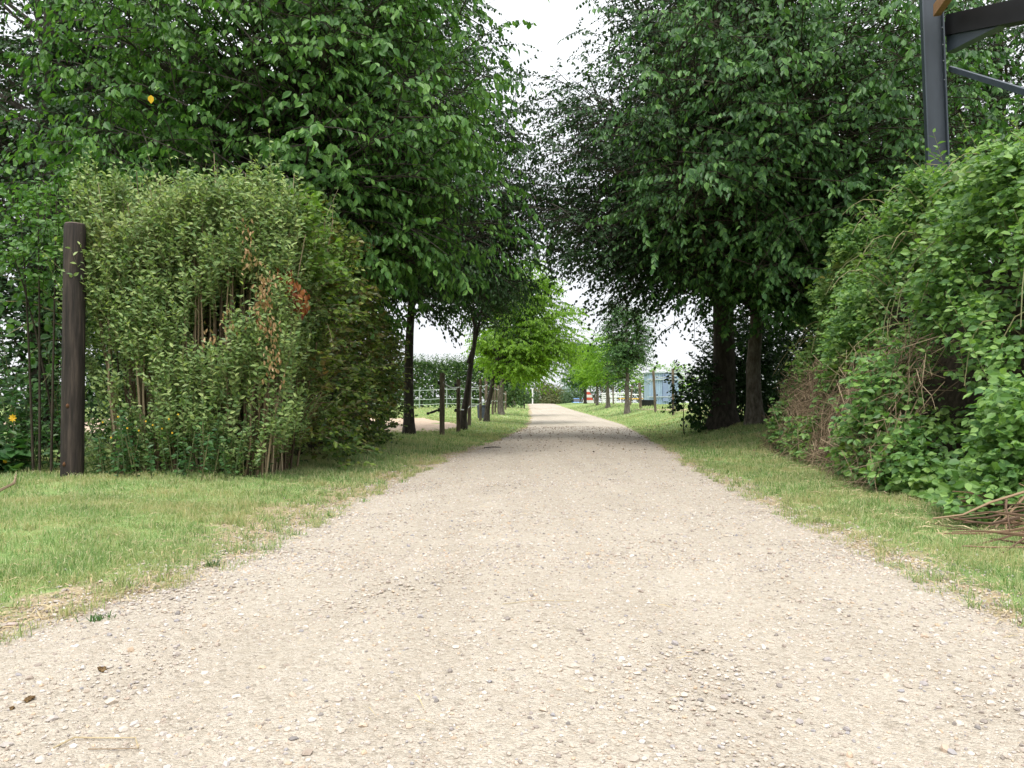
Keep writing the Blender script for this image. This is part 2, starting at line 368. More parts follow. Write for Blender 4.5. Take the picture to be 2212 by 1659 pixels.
def sheet(name, pts_l, pts_r, ys, mat, label):
    """ragged patch of ground between x=l(y) and x=r(y)"""
    yy = np.linspace(ys[0], ys[1], 60); t = np.linspace(0, 1, 16)
    Y, T = np.meshgrid(yy, t, indexing='ij')
    l = np.interp(Y, pts_l[0], pts_l[1]) + sn(Y, Y, 1.9, 3) * .25; r = np.interp(Y, pts_r[0], pts_r[1]) + sn(Y, Y, 2.3, 5) * .15
    X = l * (1 - T) + r * T
    mb = MB(); I = np.arange(X.size).reshape(X.shape)
    mb.add(np.stack([X, Y, g(X, Y) + .012], -1), np.stack([I[:-1, :-1], I[:-1, 1:], I[1:, 1:], I[1:, :-1]], -1).reshape(-1, 4))
    tag(link(name, mb.mesh(name, mat, smooth=True)), kind='structure', label=label, cat='ground')
sheet('paddock_dirt', ([17.2, 22, 34], [-9, -20, -20]), ([17.2, 19, 22, 27, 34], [-2.6, -1.75, -1.55, -2.0, -4]), (17.2, 34), M['dirt'], 'bare pinkish dirt by the paddock gateway')
h1 = hit(1440, 888); sheet('dirt_patch', ([h1[1] - 3, h1[1] + 6], [h1[0] + .5, h1[0] - .5]), ([h1[1] - 3, h1[1] + 6], [h1[0] + 7, h1[0] + 7]), (h1[1] - 3, h1[1] + 6), M['dirt'], 'bare dirt patch behind the right fence posts')

# gravel stones (loose, uncountable)
def ico():
    t = (1 + 5 ** .5) / 2
    v = nrm(np.array([(-1, t, 0), (1, t, 0), (-1, -t, 0), (1, -t, 0), (0, -1, t), (0, 1, t), (0, -1, -t), (0, 1, -t), (t, 0, -1), (t, 0, 1), (-t, 0, -1), (-t, 0, 1)], float))
    f = np.array([(0, 11, 5), (0, 5, 1), (0, 1, 7), (0, 7, 10), (0, 10, 11), (1, 5, 9), (5, 11, 4), (11, 10, 2), (10, 7, 6), (7, 1, 8), (3, 9, 4), (3, 4, 2), (3, 2, 6), (3, 6, 8), (3, 8, 9), (4, 9, 5), (2, 4, 11), (6, 2, 10), (8, 6, 7), (9, 8, 1)])
    return v, f
IV, IF = ico()
def stones(mb, X, Y, Z, S):
    n = len(X)
    sc3 = S[:, None] * rng.uniform(.6, 1.25, (n, 3)) * V3(1, 1, .72)
    V = IV[None] * (1 + rng.uniform(-.28, .28, (n, 12, 1))) * sc3[:, None]
    an = rng.uniform(0, 2 * pi, n); c, s = np.cos(an)[:, None], np.sin(an)[:, None]
    x = V[..., 0] * c - V[..., 1] * s; y = V[..., 0] * s + V[..., 1] * c
    V = np.stack([x + X[:, None], y + Y[:, None], V[..., 2] + Z[:, None]], -1)
    mb.add(V.reshape(-1, 3), ((np.arange(n) * 12)[:, None, None] + IF[None]).reshape(-1, 3))
mb = MB()
for n, y0, y1, smin, smax in ((30000, 1.2, 3.6, .0018, .0062), (20000, 3.2, 7, .003, .0075), (9000, 6.5, 15, .005, .010), (3600, 1.2, 5, .005, .0115), (1600, 4.5, 13, .007, .013)):
    Y = y0 + (y1 - y0) * rng.random(n) ** 1.25
    t = rng.uniform(-.04, 1.04, n); e = rng.random(n) < .25
    t = np.where(e, np.where(rng.random(n) < .6, rng.normal(.0, .06, n), rng.normal(1., .06, n)), t)
    X = xl(Y) * (1 - t) + xr(Y) * t
    k = np.abs(X) < .72 * Y + .3; X, Y = X[k], Y[k]
    S = smin + (smax - smin) * rng.random(len(X)) ** 2.2
    stones(mb, X, Y, pz(X, Y) + S * .22, S)
tag(link('gravel_stones', mb.mesh('gravel_stones', M['stone'])), kind='stuff', label='loose pale pebbles scattered over the gravel path', cat='gravel')

# ------------------------------------------------------------------ grass
def blades(mb, X, Y, Z, H, W, lean=.85):
    n = len(X); an = rng.uniform(0, 2 * pi, n); D = np.stack([np.cos(an), np.sin(an), np.zeros(n)], -1)
    fa = rng.uniform(0, 2 * pi, n); S = np.stack([np.cos(fa), np.sin(fa), np.zeros(n)], -1) * (W / 2)[:, None]
    P = np.stack([X, Y, Z - .004], -1); l = np.abs(rnd(n, lean))
    mid = P + D * (H * l * .35)[:, None] + V3(0, 0, 1) * (H * .6)[:, None]
    tip = P + D * (H * np.minimum(l, 1.3))[:, None] + V3(0, 0, 1) * (H * np.maximum(1 - .45 * l, .2))[:, None]
    V = np.stack([P - S, P + S, mid + S * .8, mid - S * .8, tip], 1)
    b = (np.arange(n) * 5)[:, None]
    k0 = mb.n
    mb.add(V.reshape(-1, 3), b + np.array([0, 1, 2, 3])); mb.f.append((b + np.array([3, 2, 4]) + k0, 0))
mb = MB(); ms = MB()
def grass_ring(n, y0, y1, xlo, xhi, h, w, pw=1.0):
    Y = y0 + (y1 - y0) * rng.random(n) ** pw; X = rng.uniform(xlo, xhi, n)
    wv = wear(X, Y); keep = (np.abs(X) < .70 * Y + .5) & (rng.random(n) > wv * .96)
    d = np.maximum(xl(Y) - X, X - xr(Y)); keep &= (d > -.03) | ((d > -.16) & (sn(X, Y, 8, 3) > .35) & (rng.random(n) < .4))
    pat = sn(X, Y, 2.2, 7) + sn(X, Y, 6., 1) * .6
    keep &= rng.random(n) < .7 + .5 * pat
    keep &= ~((Y > 17.4) & (Y < 33.6) & (X < np.interp(Y, [17.2, 19, 22, 27, 34], [-2.6, -1.75, -1.55, -2.0, -4])))
    X, Y = X[keep], Y[keep]
    hh = h * rng.uniform(.45, 1.25, len(X)) * (1 + .5 * sn(X, Y, 3.1, 4) + .4 * sn(X, Y, 9., 2)) * (.55 + .45 * sstep(0, .5, np.maximum(xl(Y) - X, X - xr(Y))))
    blades(mb, X, Y, g(X, Y), hh, np.full(len(X), w) * rng.uniform(.6, 1.3, len(X)))
grass_ring(120000, 1.9, 5.2, -4.0, -1.1, .042, .003)
grass_ring(34000, 1.9, 5.2, 1.5, 3.6, .05, .003)
grass_ring(100000, 5, 9.5, -6.5, -.9, .05, .0042)
grass_ring(48000, 5, 9.5, 1.7, 4.6, .055, .0042)
grass_ring(70000, 9.5, 18, -6, 0, .075, .008)
grass_ring(60000, 9.5, 18, 2.0, 8, .075, .008)
grass_ring(60000, 18, 34, -8, 1.2, .075, .013)
grass_ring(60000, 18, 36, 3, 14, .075, .013)
grass_ring(50000, 33, 62, -26, 1.8, .09, .026)
grass_ring(50000, 33, 70, 4, 30, .09, .026)
for y0, y1, nT, dlo, dhi in ((1.9, 5, 420, -.14, .8), (4.5, 10, 420, -.12, .8), (2, 9, 700, .3, 3.2), (9, 20, 500, 0, 3)):
    Y = rng.uniform(y0, y1, nT); d = dlo + (dhi - dlo) * rng.random(nT) ** 1.2; lf = rng.random(nT) < .62
    X = np.where(lf, xl(Y) - d, xr(Y) + d * .8); kB = 26
    XX = (X[:, None] + rnd((nT, kB), .022)).ravel(); YY = (Y[:, None] + rnd((nT, kB), .022)).ravel()
    hh = (np.repeat(rng.uniform(.025, .085, nT), kB)) * rng.uniform(.5, 1.2, nT * kB)
    blades(mb, XX, YY, g(XX, YY), hh, np.repeat(np.clip(.0008 * Y, .0028, .007), kB), .9)
tag(link('grass', mb.mesh('grass', M['grass'])), kind='stuff', label='short mown grass on both verges of the path', cat='grass')
def flat_straw(mb, X, Y, L, W, zf):
    n = len(X); an = rng.uniform(0, 2 * pi, n); D = np.stack([np.cos(an), np.sin(an), rnd(n, .12)], -1)
    P = np.stack([X, Y, zf(X, Y) + .004 + np.abs(rnd(n, .006))], -1)
    leaves(mb, P, D, V3(0, 0, 1) + rnd((n, 3), .3), L, W, simple=True)
Y = 2 + 12 * rng.random(9000) ** 1.6; sd = rng.random(9000) < .62
X = np.where(sd, xl(Y) - rng.exponential(.28, 9000) + .1, xr(Y) + rng.exponential(.22, 9000) - .08)
flat_straw(ms, X, Y, rng.uniform(.03, .13, 9000), .05, g)
Y = 1.4 + 8 * rng.random(260); t = rng.random(260); X = xl(Y) * (1 - t) + xr(Y) * t
flat_straw(ms, X, Y, rng.uniform(.02, .09, 260), .05, lambda x, y: pz(x, y) + .004)
Y = 4 + 9 * rng.random(3500); X = np.interp(Y, [3.4, 4.6, 5.75, 6.76, 8.8, 12, 13], [2.3, 2.76, 3.1, 3.15, 3.57, 4.1, 4.6]) - .1 + rnd(3500, .3)
flat_straw(ms, X, Y, rng.uniform(.04, .2, 3500), .05, g)
tag(link('dry_grass_litter', ms.mesh('dry_grass_litter', M['straw'])), kind='stuff', label='dry straw and cut grass lying along the path edges', cat='straw')
# daisies in the left verge, fallen leaves under the trees
mb = MB(); n = 500
Y = rng.uniform(19, 36, n); X = xl(Y) - rng.uniform(.2, 2.2, n)
an = rng.uniform(0, 2 * pi, n)
leaves(mb, np.stack([X, Y, g(X, Y) + .05], -1), np.stack([np.cos(an), np.sin(an), np.full(n, .2)], -1), V3(0, 0, 1) + rnd((n, 3), .2), np.full(n, .022), 1., simple=True)
tag(link('daisies', mb.mesh('daisies', M['white'])), kind='stuff', label='tiny white daisies in the left verge grass', cat='daisies')
mb = MB(); n = 3400
Y = 11 + 14 * rng.random(n) ** .6; t = rng.uniform(-.2, 1.9, n); X = xl(Y) * (1 - t) + xr(Y) * t; an = rng.uniform(0, 2 * pi, n)
leaves(mb, np.stack([X, Y, pz(X, Y) + .012 + .03 * (t > 1.02)], -1), np.stack([np.cos(an), np.sin(an), rnd(n, .2)], -1), V3(0, 0, 1) + rnd((n, 3), .5), rng.uniform(.015, .05, n), .7, simple=True)
tag(link('fallen_leaves', mb.mesh('fallen_leaves', leaf_mat('fallen_leaf', [(.05, .03, .015), (.12, .07, .03), (.2, .13, .06)], transl=.1))), kind='stuff', label='brown fallen leaves on the path under the trees', cat='leaves')

# ------------------------------------------------------------------ trees
def make_tree(name, label, base, height, r0, ells, nb, leaf, mat, bark, ns=10, nsh=4, m=11, group=None, lean=(0, 0), cat='tree',
              shoot=.66, wr=.58, hang=.95, fork=None, simple=False, zmin=.25, twigs=True, flat=.3, umin=.62, bough_r=.28, crown='crown', gap=-.05, gapf=3.0):
    base = np.asarray(base, float)
    root = thing(name, label, cat, base, group)
    k = 9; t = np.linspace(0, 1, k)
    ctr = base[None] + np.stack([lean[0] * t ** 1.3 + rnd(k, .03) * (t > 0) * height * .15, lean[1] * t ** 1.3 + rnd(k, .03) * (t > 0) * height * .15, height * t], -1)
    ctr[0] = base - V3(0, 0, .06)
    tr = MB()
    tt2 = np.linspace(0, 1, 26); fine = np.stack([np.interp(tt2, t, ctr[:, i]) for i in range(3)], -1)
    rad = r0 * (1 - .82 * tt2) * (1 + .55 * np.exp(-tt2 * height / .18)) * (1 + rnd(26, .03))
    tubes(tr, fine, rad, 12)
    part('trunk', tr, M[bark], root, True)
    lm = MB(); br = MB()
    ells = [(np.asarray(c, float), np.asarray(r, float)) for c, r in ells]
    vol = np.array([r.prod() ** .8 for _, r in ells]); pick = rng.choice(len(ells), nb, p=vol / vol.sum())
    d = nrm(rnd((nb, 3))); d[:, 2] = np.where(d[:, 2] < -.75, d[:, 2] * .6, d[:, 2]); d = nrm(d)
    u = rng.uniform(umin, 1.0, nb) ** .8
    Tg = np.stack([ells[p][0] for p in pick]) + d * u[:, None] * np.stack([ells[p][1] for p in pick])
    dxy = np.hypot(Tg[:, 0] - base[0], Tg[:, 1] - base[1])
    zs = np.clip(Tg[:, 2] - base[2] - .45 * dxy - .3, height * zmin, height * .96)
    St = np.stack([np.interp(zs, ctr[:, 2] - base[2], ctr[:, i]) for i in range(3)], -1)
    Lb = np.linalg.norm(Tg - St, axis=1)
    Cp = St + (Tg - St) * .5 + V3(0, 0, 1) * (.16 * Lb)[:, None] + rnd((nb, 3), .13) * Lb[:, None] * V3(1, 1, .6)
    def bez(tq): return (St[:, None] * ((1 - tq) ** 2)[..., None] + Cp[:, None] * (2 * tq * (1 - tq))[..., None] + Tg[:, None] * (tq ** 2)[..., None])
    tq = np.tile(np.linspace(0, 1, 7), (nb, 1))
    rb = np.minimum(r0 * bough_r * np.clip(Lb / 3, .35, 1.2), r0 * .5)
    wob = rnd((nb, 7, 3), .035) * (Lb[:, None, None] * np.sin(np.linspace(0, 1, 7) * pi)[None, :, None])
    tubes(br, bez(tq) + wob * .6, rb[:, None] * ((1 - np.linspace(0, 1, 7)) ** 1.4 * .93 + .07)[None], 5)
    # side branches
    ts = np.linspace(.28, 1, ns)[None] + rnd((nb, ns), .03); ts = np.clip(ts, .15, 1)
    Bs = bez(ts); Tan = nrm(bez(np.clip(ts + .03, 0, 1.05)) - bez(np.clip(ts - .03, 0, 1)))
    side = nrm(np.cross(Tan, V3(0, 0, 1)))
    sg = np.where(np.arange(ns) % 2 == 0, 1., -1.)[None, :, None]
    Ds = nrm(Tan * .65 + side * sg * rng.uniform(.4, .95, (nb, ns, 1)) + rnd((nb, ns, 3), flat))
    Ls = np.clip(Lb[:, None] * .34 * (1.12 - ts), .12, 1.1) + shoot * .95 * rng.uniform(.6, 1.2, (nb, ns))
    Bs = Bs.reshape(-1, 3); Ds = Ds.reshape(-1, 3); Ls = Ls.reshape(-1)
    if twigs:
        q = np.array([0, .5, 1.]); Q = Bs[:, None] + Ds[:, None] * (Ls[:, None] * q)[..., None] + V3(0, 0, -1) * (.12 * Ls[:, None] * q ** 2)[..., None]
        tubes(br, Q, np.tile(np.array([.010, .007, .003]) * min(1, leaf / .08), (len(Bs), 1)), 3)
    th = np.linspace(.15, 1., nsh)[None] + rnd((len(Bs), nsh), .05)
    Bh = Bs[:, None] + Ds[:, None] * (Ls[:, None] * th)[..., None] + V3(0, 0, -1) * (.12 * Ls[:, None] * th ** 2)[..., None]
    s2 = nrm(np.cross(Ds, V3(0, 0, 1)))[:, None]; sg2 = np.where(np.arange(nsh) % 2 == 0, 1., -1.)[None, :, None]
    Dh = nrm(Ds[:, None] * .7 + s2 * sg2 * .7 + rnd((len(Bs), nsh, 3), .28) + V3(0, 0, -.08))
    Bh = Bh.reshape(-1, 3); Dh = Dh.reshape(-1, 3)
    kp = gn(Bh, gapf, nb * .37) > gap - rng.random(len(Bh)) * .25; Bh, Dh = Bh[kp], Dh[kp]
    Lh = shoot * rng.uniform(.55, 1.2, len(Bh))
    cen = np.stack([c for c, _ in ells]).mean(0); outv = nrm((Bh - cen) * V3(1, 1, .3))
    shoots_with_leaves(lm, br if twigs else None, Bh, Dh, Lh, m, leaf, .28, hang, outv, tw=.0024, wr=wr, simple=simple, side_amt=.55, along=.45, coh=.5, jit=.2)
    if fork:
        fm = MB()
        for f in fork: tubes(fm, np.array([p for p, _ in f]), np.array([r for _, r in f]), 8)
        part('limb', fm, M[bark], root, True)
    part('branches', br, M['twig' if bark != 'bark' else 'bark'], root)
    part(crown, lm, M[mat], root)
    return root, lm

def gb(x, y): return gp(x, y)
# left of the path
near_left, _ = make_tree('hornbeam_tree', 'big leafy hornbeam spreading over the privet bush on the left', gb(-3.35, 11.2), 9.0, .15,
          [((-3.1, 10.4, 4.9), (2.9, 2.7, 3.0)), ((-4.7, 9.4, 4.0), (1.9, 1.5, 1.6)), ((-2.05, 10.4, 5.4), (1.6, 1.8, 2.4)), ((-1.6, 10.8, 3.7), (1.5, 1.4, 1.2))], 270, .116, 'hornbeam', 'bark', gap=.22, gapf=2.7)
yl = MB(); Pq = at(326, 218, 7.6); leaves(yl, Pq[None] + V3(0, 0, .06), V3(0, 0, -1)[None], V3(0.2, -1, .2)[None], [.085], .75)
ch = part('yellow_leaf', yl, M['yellow'], near_left); ch['label'] = 'single bright yellow leaf among the green'
make_tree('hornbeam_tree', 'hornbeam with a straight slim dark trunk beside the first paddock post', gb(-2.22, 16.6), 8.0, .115,
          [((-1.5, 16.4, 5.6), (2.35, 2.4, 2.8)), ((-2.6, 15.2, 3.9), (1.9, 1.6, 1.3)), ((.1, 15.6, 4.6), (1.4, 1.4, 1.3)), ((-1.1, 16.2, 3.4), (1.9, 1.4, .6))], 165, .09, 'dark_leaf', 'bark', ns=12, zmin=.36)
b3 = gb(-1.3, 20.2)
make_tree('hornbeam_tree', 'young tree with a crooked forked trunk leaning towards the path', b3, 3.5, .105,
          [((-1.0, 20.6, 4.2), (1.15, 1.2, .8)), ((-.75, 20.6, 3.5), (.8, .8, .4))], 42, .085, 'young_leaf', 'bark', ns=10, lean=(.55, .1), zmin=.6,
          fork=[[(b3 + V3(.16, 0, 1.75), .07), (b3 + V3(.30, .0, 2.2), .055), (b3 + V3(.32, 0, 2.7), .04), (b3 + V3(.2, 0, 3.3), .02)]])
make_tree('hornbeam_tree', 'bright yellow green young tree whose crown reaches over the path edge', gb(-.95, 28.5), 4.8, .10,
          [((.75, 29, 3.7), (1.75, 1.6, 1.9)), ((.3, 28.6, 2.7), (1.5, 1.3, .9)), ((.6, 28.8, 5.0), (1.1, 1.0, 1.1))], 110, .125, 'bright_leaf', 'bark', ns=10, lean=(1.0, .1), zmin=.35, nsh=4)
make_tree('hornbeam_tree', 'young tree with a thick pale trunk in the left row beyond the bright green one', gb(-.55, 40), 4.8, .16,
          [((.5, 40, 3.9), (2.0, 1.9, 1.9))], 70, .12, 'bright_leaf', 'pale_bark', ns=9, nsh=4, zmin=.35, twigs=False)
make_tree('small_tree', 'small tree far down the left row, nearer of the last two', hit(1094, 880), 4.2, .10,
          [(hit(1094, 880) + V3(0, 0, 3.2), (1.7, 1.7, 1.4))], 40, .16, 'young_leaf', 'pale_bark', ns=8, nsh=4, m=6, twigs=False, simple=True)
make_tree('small_tree', 'small tree at the far end of the left row beside the white pole', hit(1110, 876), 5.0, .12,
          [(hit(1110, 876) + V3(0, 0, 3.9), (2.0, 2.0, 1.8))], 40, .2, 'young_leaf', 'pale_bark', ns=8, nsh=4, m=6, twigs=False, simple=True)
make_tree('oak_tree', 'tall dark oak at the far left behind the leaning branches', gb(-7.6, 12.4), 12, .24,
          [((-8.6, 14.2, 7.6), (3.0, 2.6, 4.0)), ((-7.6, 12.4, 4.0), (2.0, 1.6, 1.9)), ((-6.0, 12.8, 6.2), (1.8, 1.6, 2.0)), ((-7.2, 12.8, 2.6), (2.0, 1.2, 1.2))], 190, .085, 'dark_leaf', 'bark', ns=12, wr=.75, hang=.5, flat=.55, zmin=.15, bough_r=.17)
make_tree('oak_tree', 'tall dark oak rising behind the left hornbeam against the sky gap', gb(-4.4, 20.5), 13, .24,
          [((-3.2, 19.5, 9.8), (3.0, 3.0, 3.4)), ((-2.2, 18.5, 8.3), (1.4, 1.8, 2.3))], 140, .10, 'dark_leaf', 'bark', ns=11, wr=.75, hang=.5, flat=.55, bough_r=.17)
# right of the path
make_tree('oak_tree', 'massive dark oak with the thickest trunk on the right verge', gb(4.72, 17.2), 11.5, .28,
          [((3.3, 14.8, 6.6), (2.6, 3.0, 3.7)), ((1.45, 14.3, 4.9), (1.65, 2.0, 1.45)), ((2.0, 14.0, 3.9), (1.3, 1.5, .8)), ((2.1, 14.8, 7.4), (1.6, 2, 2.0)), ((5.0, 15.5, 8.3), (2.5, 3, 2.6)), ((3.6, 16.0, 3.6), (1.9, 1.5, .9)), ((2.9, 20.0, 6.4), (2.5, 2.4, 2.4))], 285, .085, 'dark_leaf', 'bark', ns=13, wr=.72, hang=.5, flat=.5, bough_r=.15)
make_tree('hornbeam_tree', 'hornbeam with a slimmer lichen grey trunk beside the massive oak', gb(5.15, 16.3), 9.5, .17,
          [((4.6, 11.8, 5.7), (2.5, 2.3, 2.9)), ((3.1, 11.8, 5.4), (1.5, 1.8, 2.2)), ((6.2, 12.4, 5.4), (2.0, 1.8, 2.4)), ((4.2, 12.5, 3.3), (1.5, 1.7, .8)), ((6.5, 13.8, 3.4), (1.7, 1.6, 1.5)), ((5.2, 14.5, 2.9), (.8, .8, .9))], 320, .114, 'hornbeam_shaded', 'pale_bark', gap=.22, gapf=2.7)
make_tree('oak_tree', 'dark tree behind the steel column with sky showing through', gb(11.2, 17.5), 11, .25,
          [((9.8, 16.5, 6.8), (2.8, 2.6, 3.4)), ((7.8, 17.5, 7.5), (2.2, 2, 2.6))], 105, .09, 'dark_leaf', 'bark', ns=11, wr=.75, hang=.5, flat=.55, bough_r=.2)
h = hit(1355, 893.5)
make_tree('small_tree', 'nearest young tree of the right row, upright with a gnarled foot', h, 5.2, .13,
          [(h + V3(0, 0, 3.9), (.95, .95, 1.8)), (h + V3(-.1, 0, 2.4), (.7, .7, 1.0))], 70, .10, 'young_leaf', 'pale_bark', ns=9, nsh=4, zmin=.3)
h = hit(1313, 881)
make_tree('small_tree', 'light green young tree with a brown trunk, second in the right row', h, 4.0, .14,
          [(h + V3(0, 0, 3.2), (1.9, 1.8, 1.5))], 60, .13, 'bright_leaf', 'pale_bark', ns=8, nsh=4, twigs=False, simple=True)
h = hit(1290, 876)
make_tree('small_tree', 'small pale green tree between the brown trunked tree and the jump wing', h, 3.6, .10,
          [(h + V3(0, 0, 2.9), (1.7, 1.6, 1.3))], 45, .15, 'bright_leaf', 'pale_bark', ns=8, nsh=4, twigs=False, simple=True)
h = hit(1264, 871.8)
make_tree('small_tree', 'dense dark green tree with a black trunk beside the blue car', h, 6.2, .16,
          [(h + V3(-.7, 0, 4.1), (2.0, 2.0, 2.6)), (h + V3(-.5, 0, 5.6), (1.2, 1.2, 1.6))], 80, .17, 'young_leaf', 'bark', ns=8, nsh=4, twigs=False, simple=True, zmin=.2)

# leaf masses: hedges and shrubs ---------------------------------------------
def shrub(name, label, c, r, n, leaf, mat, cat='shrub', m=8, shoot=.3, wr=.7, simple=False, group=None, up=.6, tw='twig'):
    c = np.asarray(c, float); r = np.asarray(r, float); base = gp(c[0], c[1])
    root = thing(name, label, cat, base, group)
    d = nrm(rnd((n, 3))); u = rng.random(n) ** .45
    B = c + d * u[:, None] * r; B[:, 2] = np.maximum(B[:, 2], g(B[:, 0], B[:, 1]) + .05)
    A = nrm(d + V3(0, 0, up) + rnd((n, 3), .35))
    lm = MB(); bm = MB()
    shoots_with_leaves(lm, bm if leaf < .13 else None, B, A, shoot * rng.uniform(.6, 1.3, n), m, leaf, .15, .3, d, tw=.003, wr=wr, simple=simple)
    ns = 8 if r[0] > .6 else 4; tip = c + nrm(rnd((ns, 3)) + V3(0, 0, .8)) * r * .8
    k = np.linspace(0, 1, 5)[None, :, None]; s0 = base + rnd((ns, 3), .12) * V3(1, 1, 0)
    tubes(bm, s0[:, None] * (1 - k) + tip[:, None] * k + V3(0, 0, .25) * (np.sin(k * pi)), np.tile(np.linspace(.013, .004, 5), (ns, 1)) , 5)
    part('stems', bm, M[tw], root); part('foliage', lm, M[mat], root)
    return root
h = hit(1500, 905)
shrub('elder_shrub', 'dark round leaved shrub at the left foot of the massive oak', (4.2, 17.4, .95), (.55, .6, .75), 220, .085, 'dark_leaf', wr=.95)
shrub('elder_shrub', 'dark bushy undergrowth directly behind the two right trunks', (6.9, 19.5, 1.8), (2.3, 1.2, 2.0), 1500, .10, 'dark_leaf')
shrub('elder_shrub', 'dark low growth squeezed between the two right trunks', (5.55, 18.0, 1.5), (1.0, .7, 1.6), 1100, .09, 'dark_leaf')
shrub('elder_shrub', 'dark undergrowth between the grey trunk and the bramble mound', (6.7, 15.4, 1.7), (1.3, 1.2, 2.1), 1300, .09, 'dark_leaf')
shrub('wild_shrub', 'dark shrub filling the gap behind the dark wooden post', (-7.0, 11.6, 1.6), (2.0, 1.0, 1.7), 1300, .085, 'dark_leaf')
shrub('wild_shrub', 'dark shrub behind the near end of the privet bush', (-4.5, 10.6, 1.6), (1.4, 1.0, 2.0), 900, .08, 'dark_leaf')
shrub('hazel_bush', 'olive hazel sprays hanging around the top of the dark post', (-4.35, 7.15, 2.25), (.42, .3, .5), 150, .055, 'hazel', 'shrub', wr=.85)

# privet bush ----------------------------------------------------------------
root = thing('privet_bush', 'tall light green privet bush with upright tan stems beside the dark post', 'bush', gp(-2.95, 7.4))
lm = MB(); sm = MB(); st = MB()
n = 11000
X = rng.uniform(-3.9, -1.98, n); Yv = 6.75 + 1.7 * rng.random(n) ** 1.5; top = 2.62 - .12 * np.abs(X + 3.25) ** 2 + sn(X, Yv, 3, 2) * .08 + sn(X, Yv, 9, 5) * .10
Zv = top * rng.random(n) ** .8
rim = 6.75 + .28 * np.maximum(0, Zv / top - .75) * 4 + .24 * sn(X, Zv, 3.3, 3) + .2 * (Zv < .35)
Yv = np.maximum(Yv, rim)
rim = rim + .22 * sn(X, Zv, 6.5, 1); Yv = np.maximum(Yv, rim)
keep = rng.random(n) < .5 + .4 * (Zv / top) - .9 * sn(X, Zv, 3.3, 3) - .5 * sn(X, Zv, 6.5, 1)
B = np.stack([X, Yv, Zv + g(X, Yv) * 0 + .02], -1)[keep]; n = len(B)
A = nrm(np.stack([rnd(n, .28) + .25 * (B[:, 0] + 3) / 1, -.35 - np.abs(rnd(n, .2)), np.full(n, .95)], -1))
Ln = rng.uniform(.14, .36, n) * (1 + .8 * (rng.random(n) < .06))
shoots_with_leaves(lm, sm, B, A, Ln, 11, .054, -.03, -.05, np.tile(V3(0, -1, .3), (n, 1)), tw=.0022, wr=.5, jit=.35, side_amt=.8)
nz = 170; sx = rng.uniform(-3.85, -2.1, nz); B = np.stack([sx, rng.uniform(6.95, 7.9, nz), 2.35 - .12 * np.abs(sx + 3.25) ** 2 + rnd(nz, .08)], -1)
shoots_with_leaves(lm, sm, B, nrm(np.stack([rnd(nz, .3) + .2 * (sx + 3), rnd(nz, .2) - .15, np.ones(nz)], -1)), rng.uniform(.2, .6, nz), 12, .05, .0, .0, np.tile(V3(0, -1, .3), (nz, 1)), tw=.003, wr=.5, side_amt=.8)
ns = 300; sx = rng.uniform(-3.85, -2.0, ns); sy = rng.uniform(6.85, 8.1, ns); zt = 2.56 + rnd(ns, .17) - .08 * np.abs(sx + 3) ** 2
k = np.linspace(0, 1, 7)[None, :, None]
p0 = np.stack([sx * .75 - .72, sy + .05, np.zeros(ns)], -1)[:, None]; p1 = np.stack([sx + rnd(ns, .1), sy, zt], -1)[:, None]
tubes(st, p0 * (1 - k) + p1 * k + rnd((ns, 7, 3), .015), np.tile(np.linspace(.011, .003, 7), (ns, 1)), 4)
part('stems', st, M['dry_stem'], root); part('twigs', sm, M['green_stem'], root); part('foliage', lm, M['privet'], root)
tm = MB()
for px, py, Y0, n_ in ((572, 610, 6.72, 45), (568, 650, 6.72, 60), (578, 700, 6.72, 40), (585, 760, 6.75, 40), (590, 800, 6.75, 20), (497, 690, 6.72, 14), (450, 720, 6.72, 12), (540, 560, 6.72, 30), (535, 500, 6.72, 14)):
    c = at(px, py, Y0 - .12); B = c + rnd((n_, 3), .055) * V3(.8, .5, 1.2)
    leaves(tm, B, V3(0, 0, -1) + rnd((n_, 3), .3), V3(0, -1, 0) + rnd((n_, 3), .4), rng.uniform(.03, .055, n_), .42)
o = part('withered_leaves', tm, M['tan_leaf'], root); o['label'] = 'withered tan leaf bunches on the right side'

# hornbeam hedge -------------------------------------------------------------
sm2 = MB()
M['hedge_young'] = leaf_mat('hedge_young_leaf', [(.075, .155, .024), (.12, .22, .034), (.19, .30, .05)], transl=.3)
root = thing('hornbeam_hedge', 'clipped hornbeam hedge with brown patches running back beside the path', 'hedge', gp(-2.6, 11))
lm = MB(); sm = MB(); n = 7000
X0 = rng.random(n); Yv = 7.4 + 6.9 * rng.random(n); top = np.interp(Yv, [7.4, 8.3, 10, 14.3], [2.62, 2.62, 2.5, 2.0]) + sn(Yv, Yv, 2.1, 4) * .14 + sn(Yv, X0, 7.1, 4) * .1
face = np.interp(Yv, [7.4, 9, 14.3], [-1.98, -2.05, -2.35])
dpt = 1.3 * rng.random(n) ** 1.8
X = face - dpt; Zv = top * rng.random(n) ** .85 + .03
end = Yv > 13.8
X += .2 * sn(Yv, Zv, 3.5, 2) + .13 * sn(Yv, Zv, 8.5, 3) - .25 * np.maximum(0, Zv / top - .8) + .1
keep = (rng.random(n) < .5 + .9 * sn(Yv, Zv, 3.5, 2) + .5 * sn(Yv, Zv, 8.5, 3)) & ~((Zv < .25) & (rng.random(n) < .5))
B = np.stack([X, Yv, Zv], -1)[keep]; n = len(B)
A = nrm(np.stack([.7 + rnd(n, .4), -.25 + rnd(n, .45), .15 + rnd(n, .35)], -1) + np.stack([np.zeros(n), np.zeros(n), 1.1 * (B[:, 2] > 2.2)], -1))
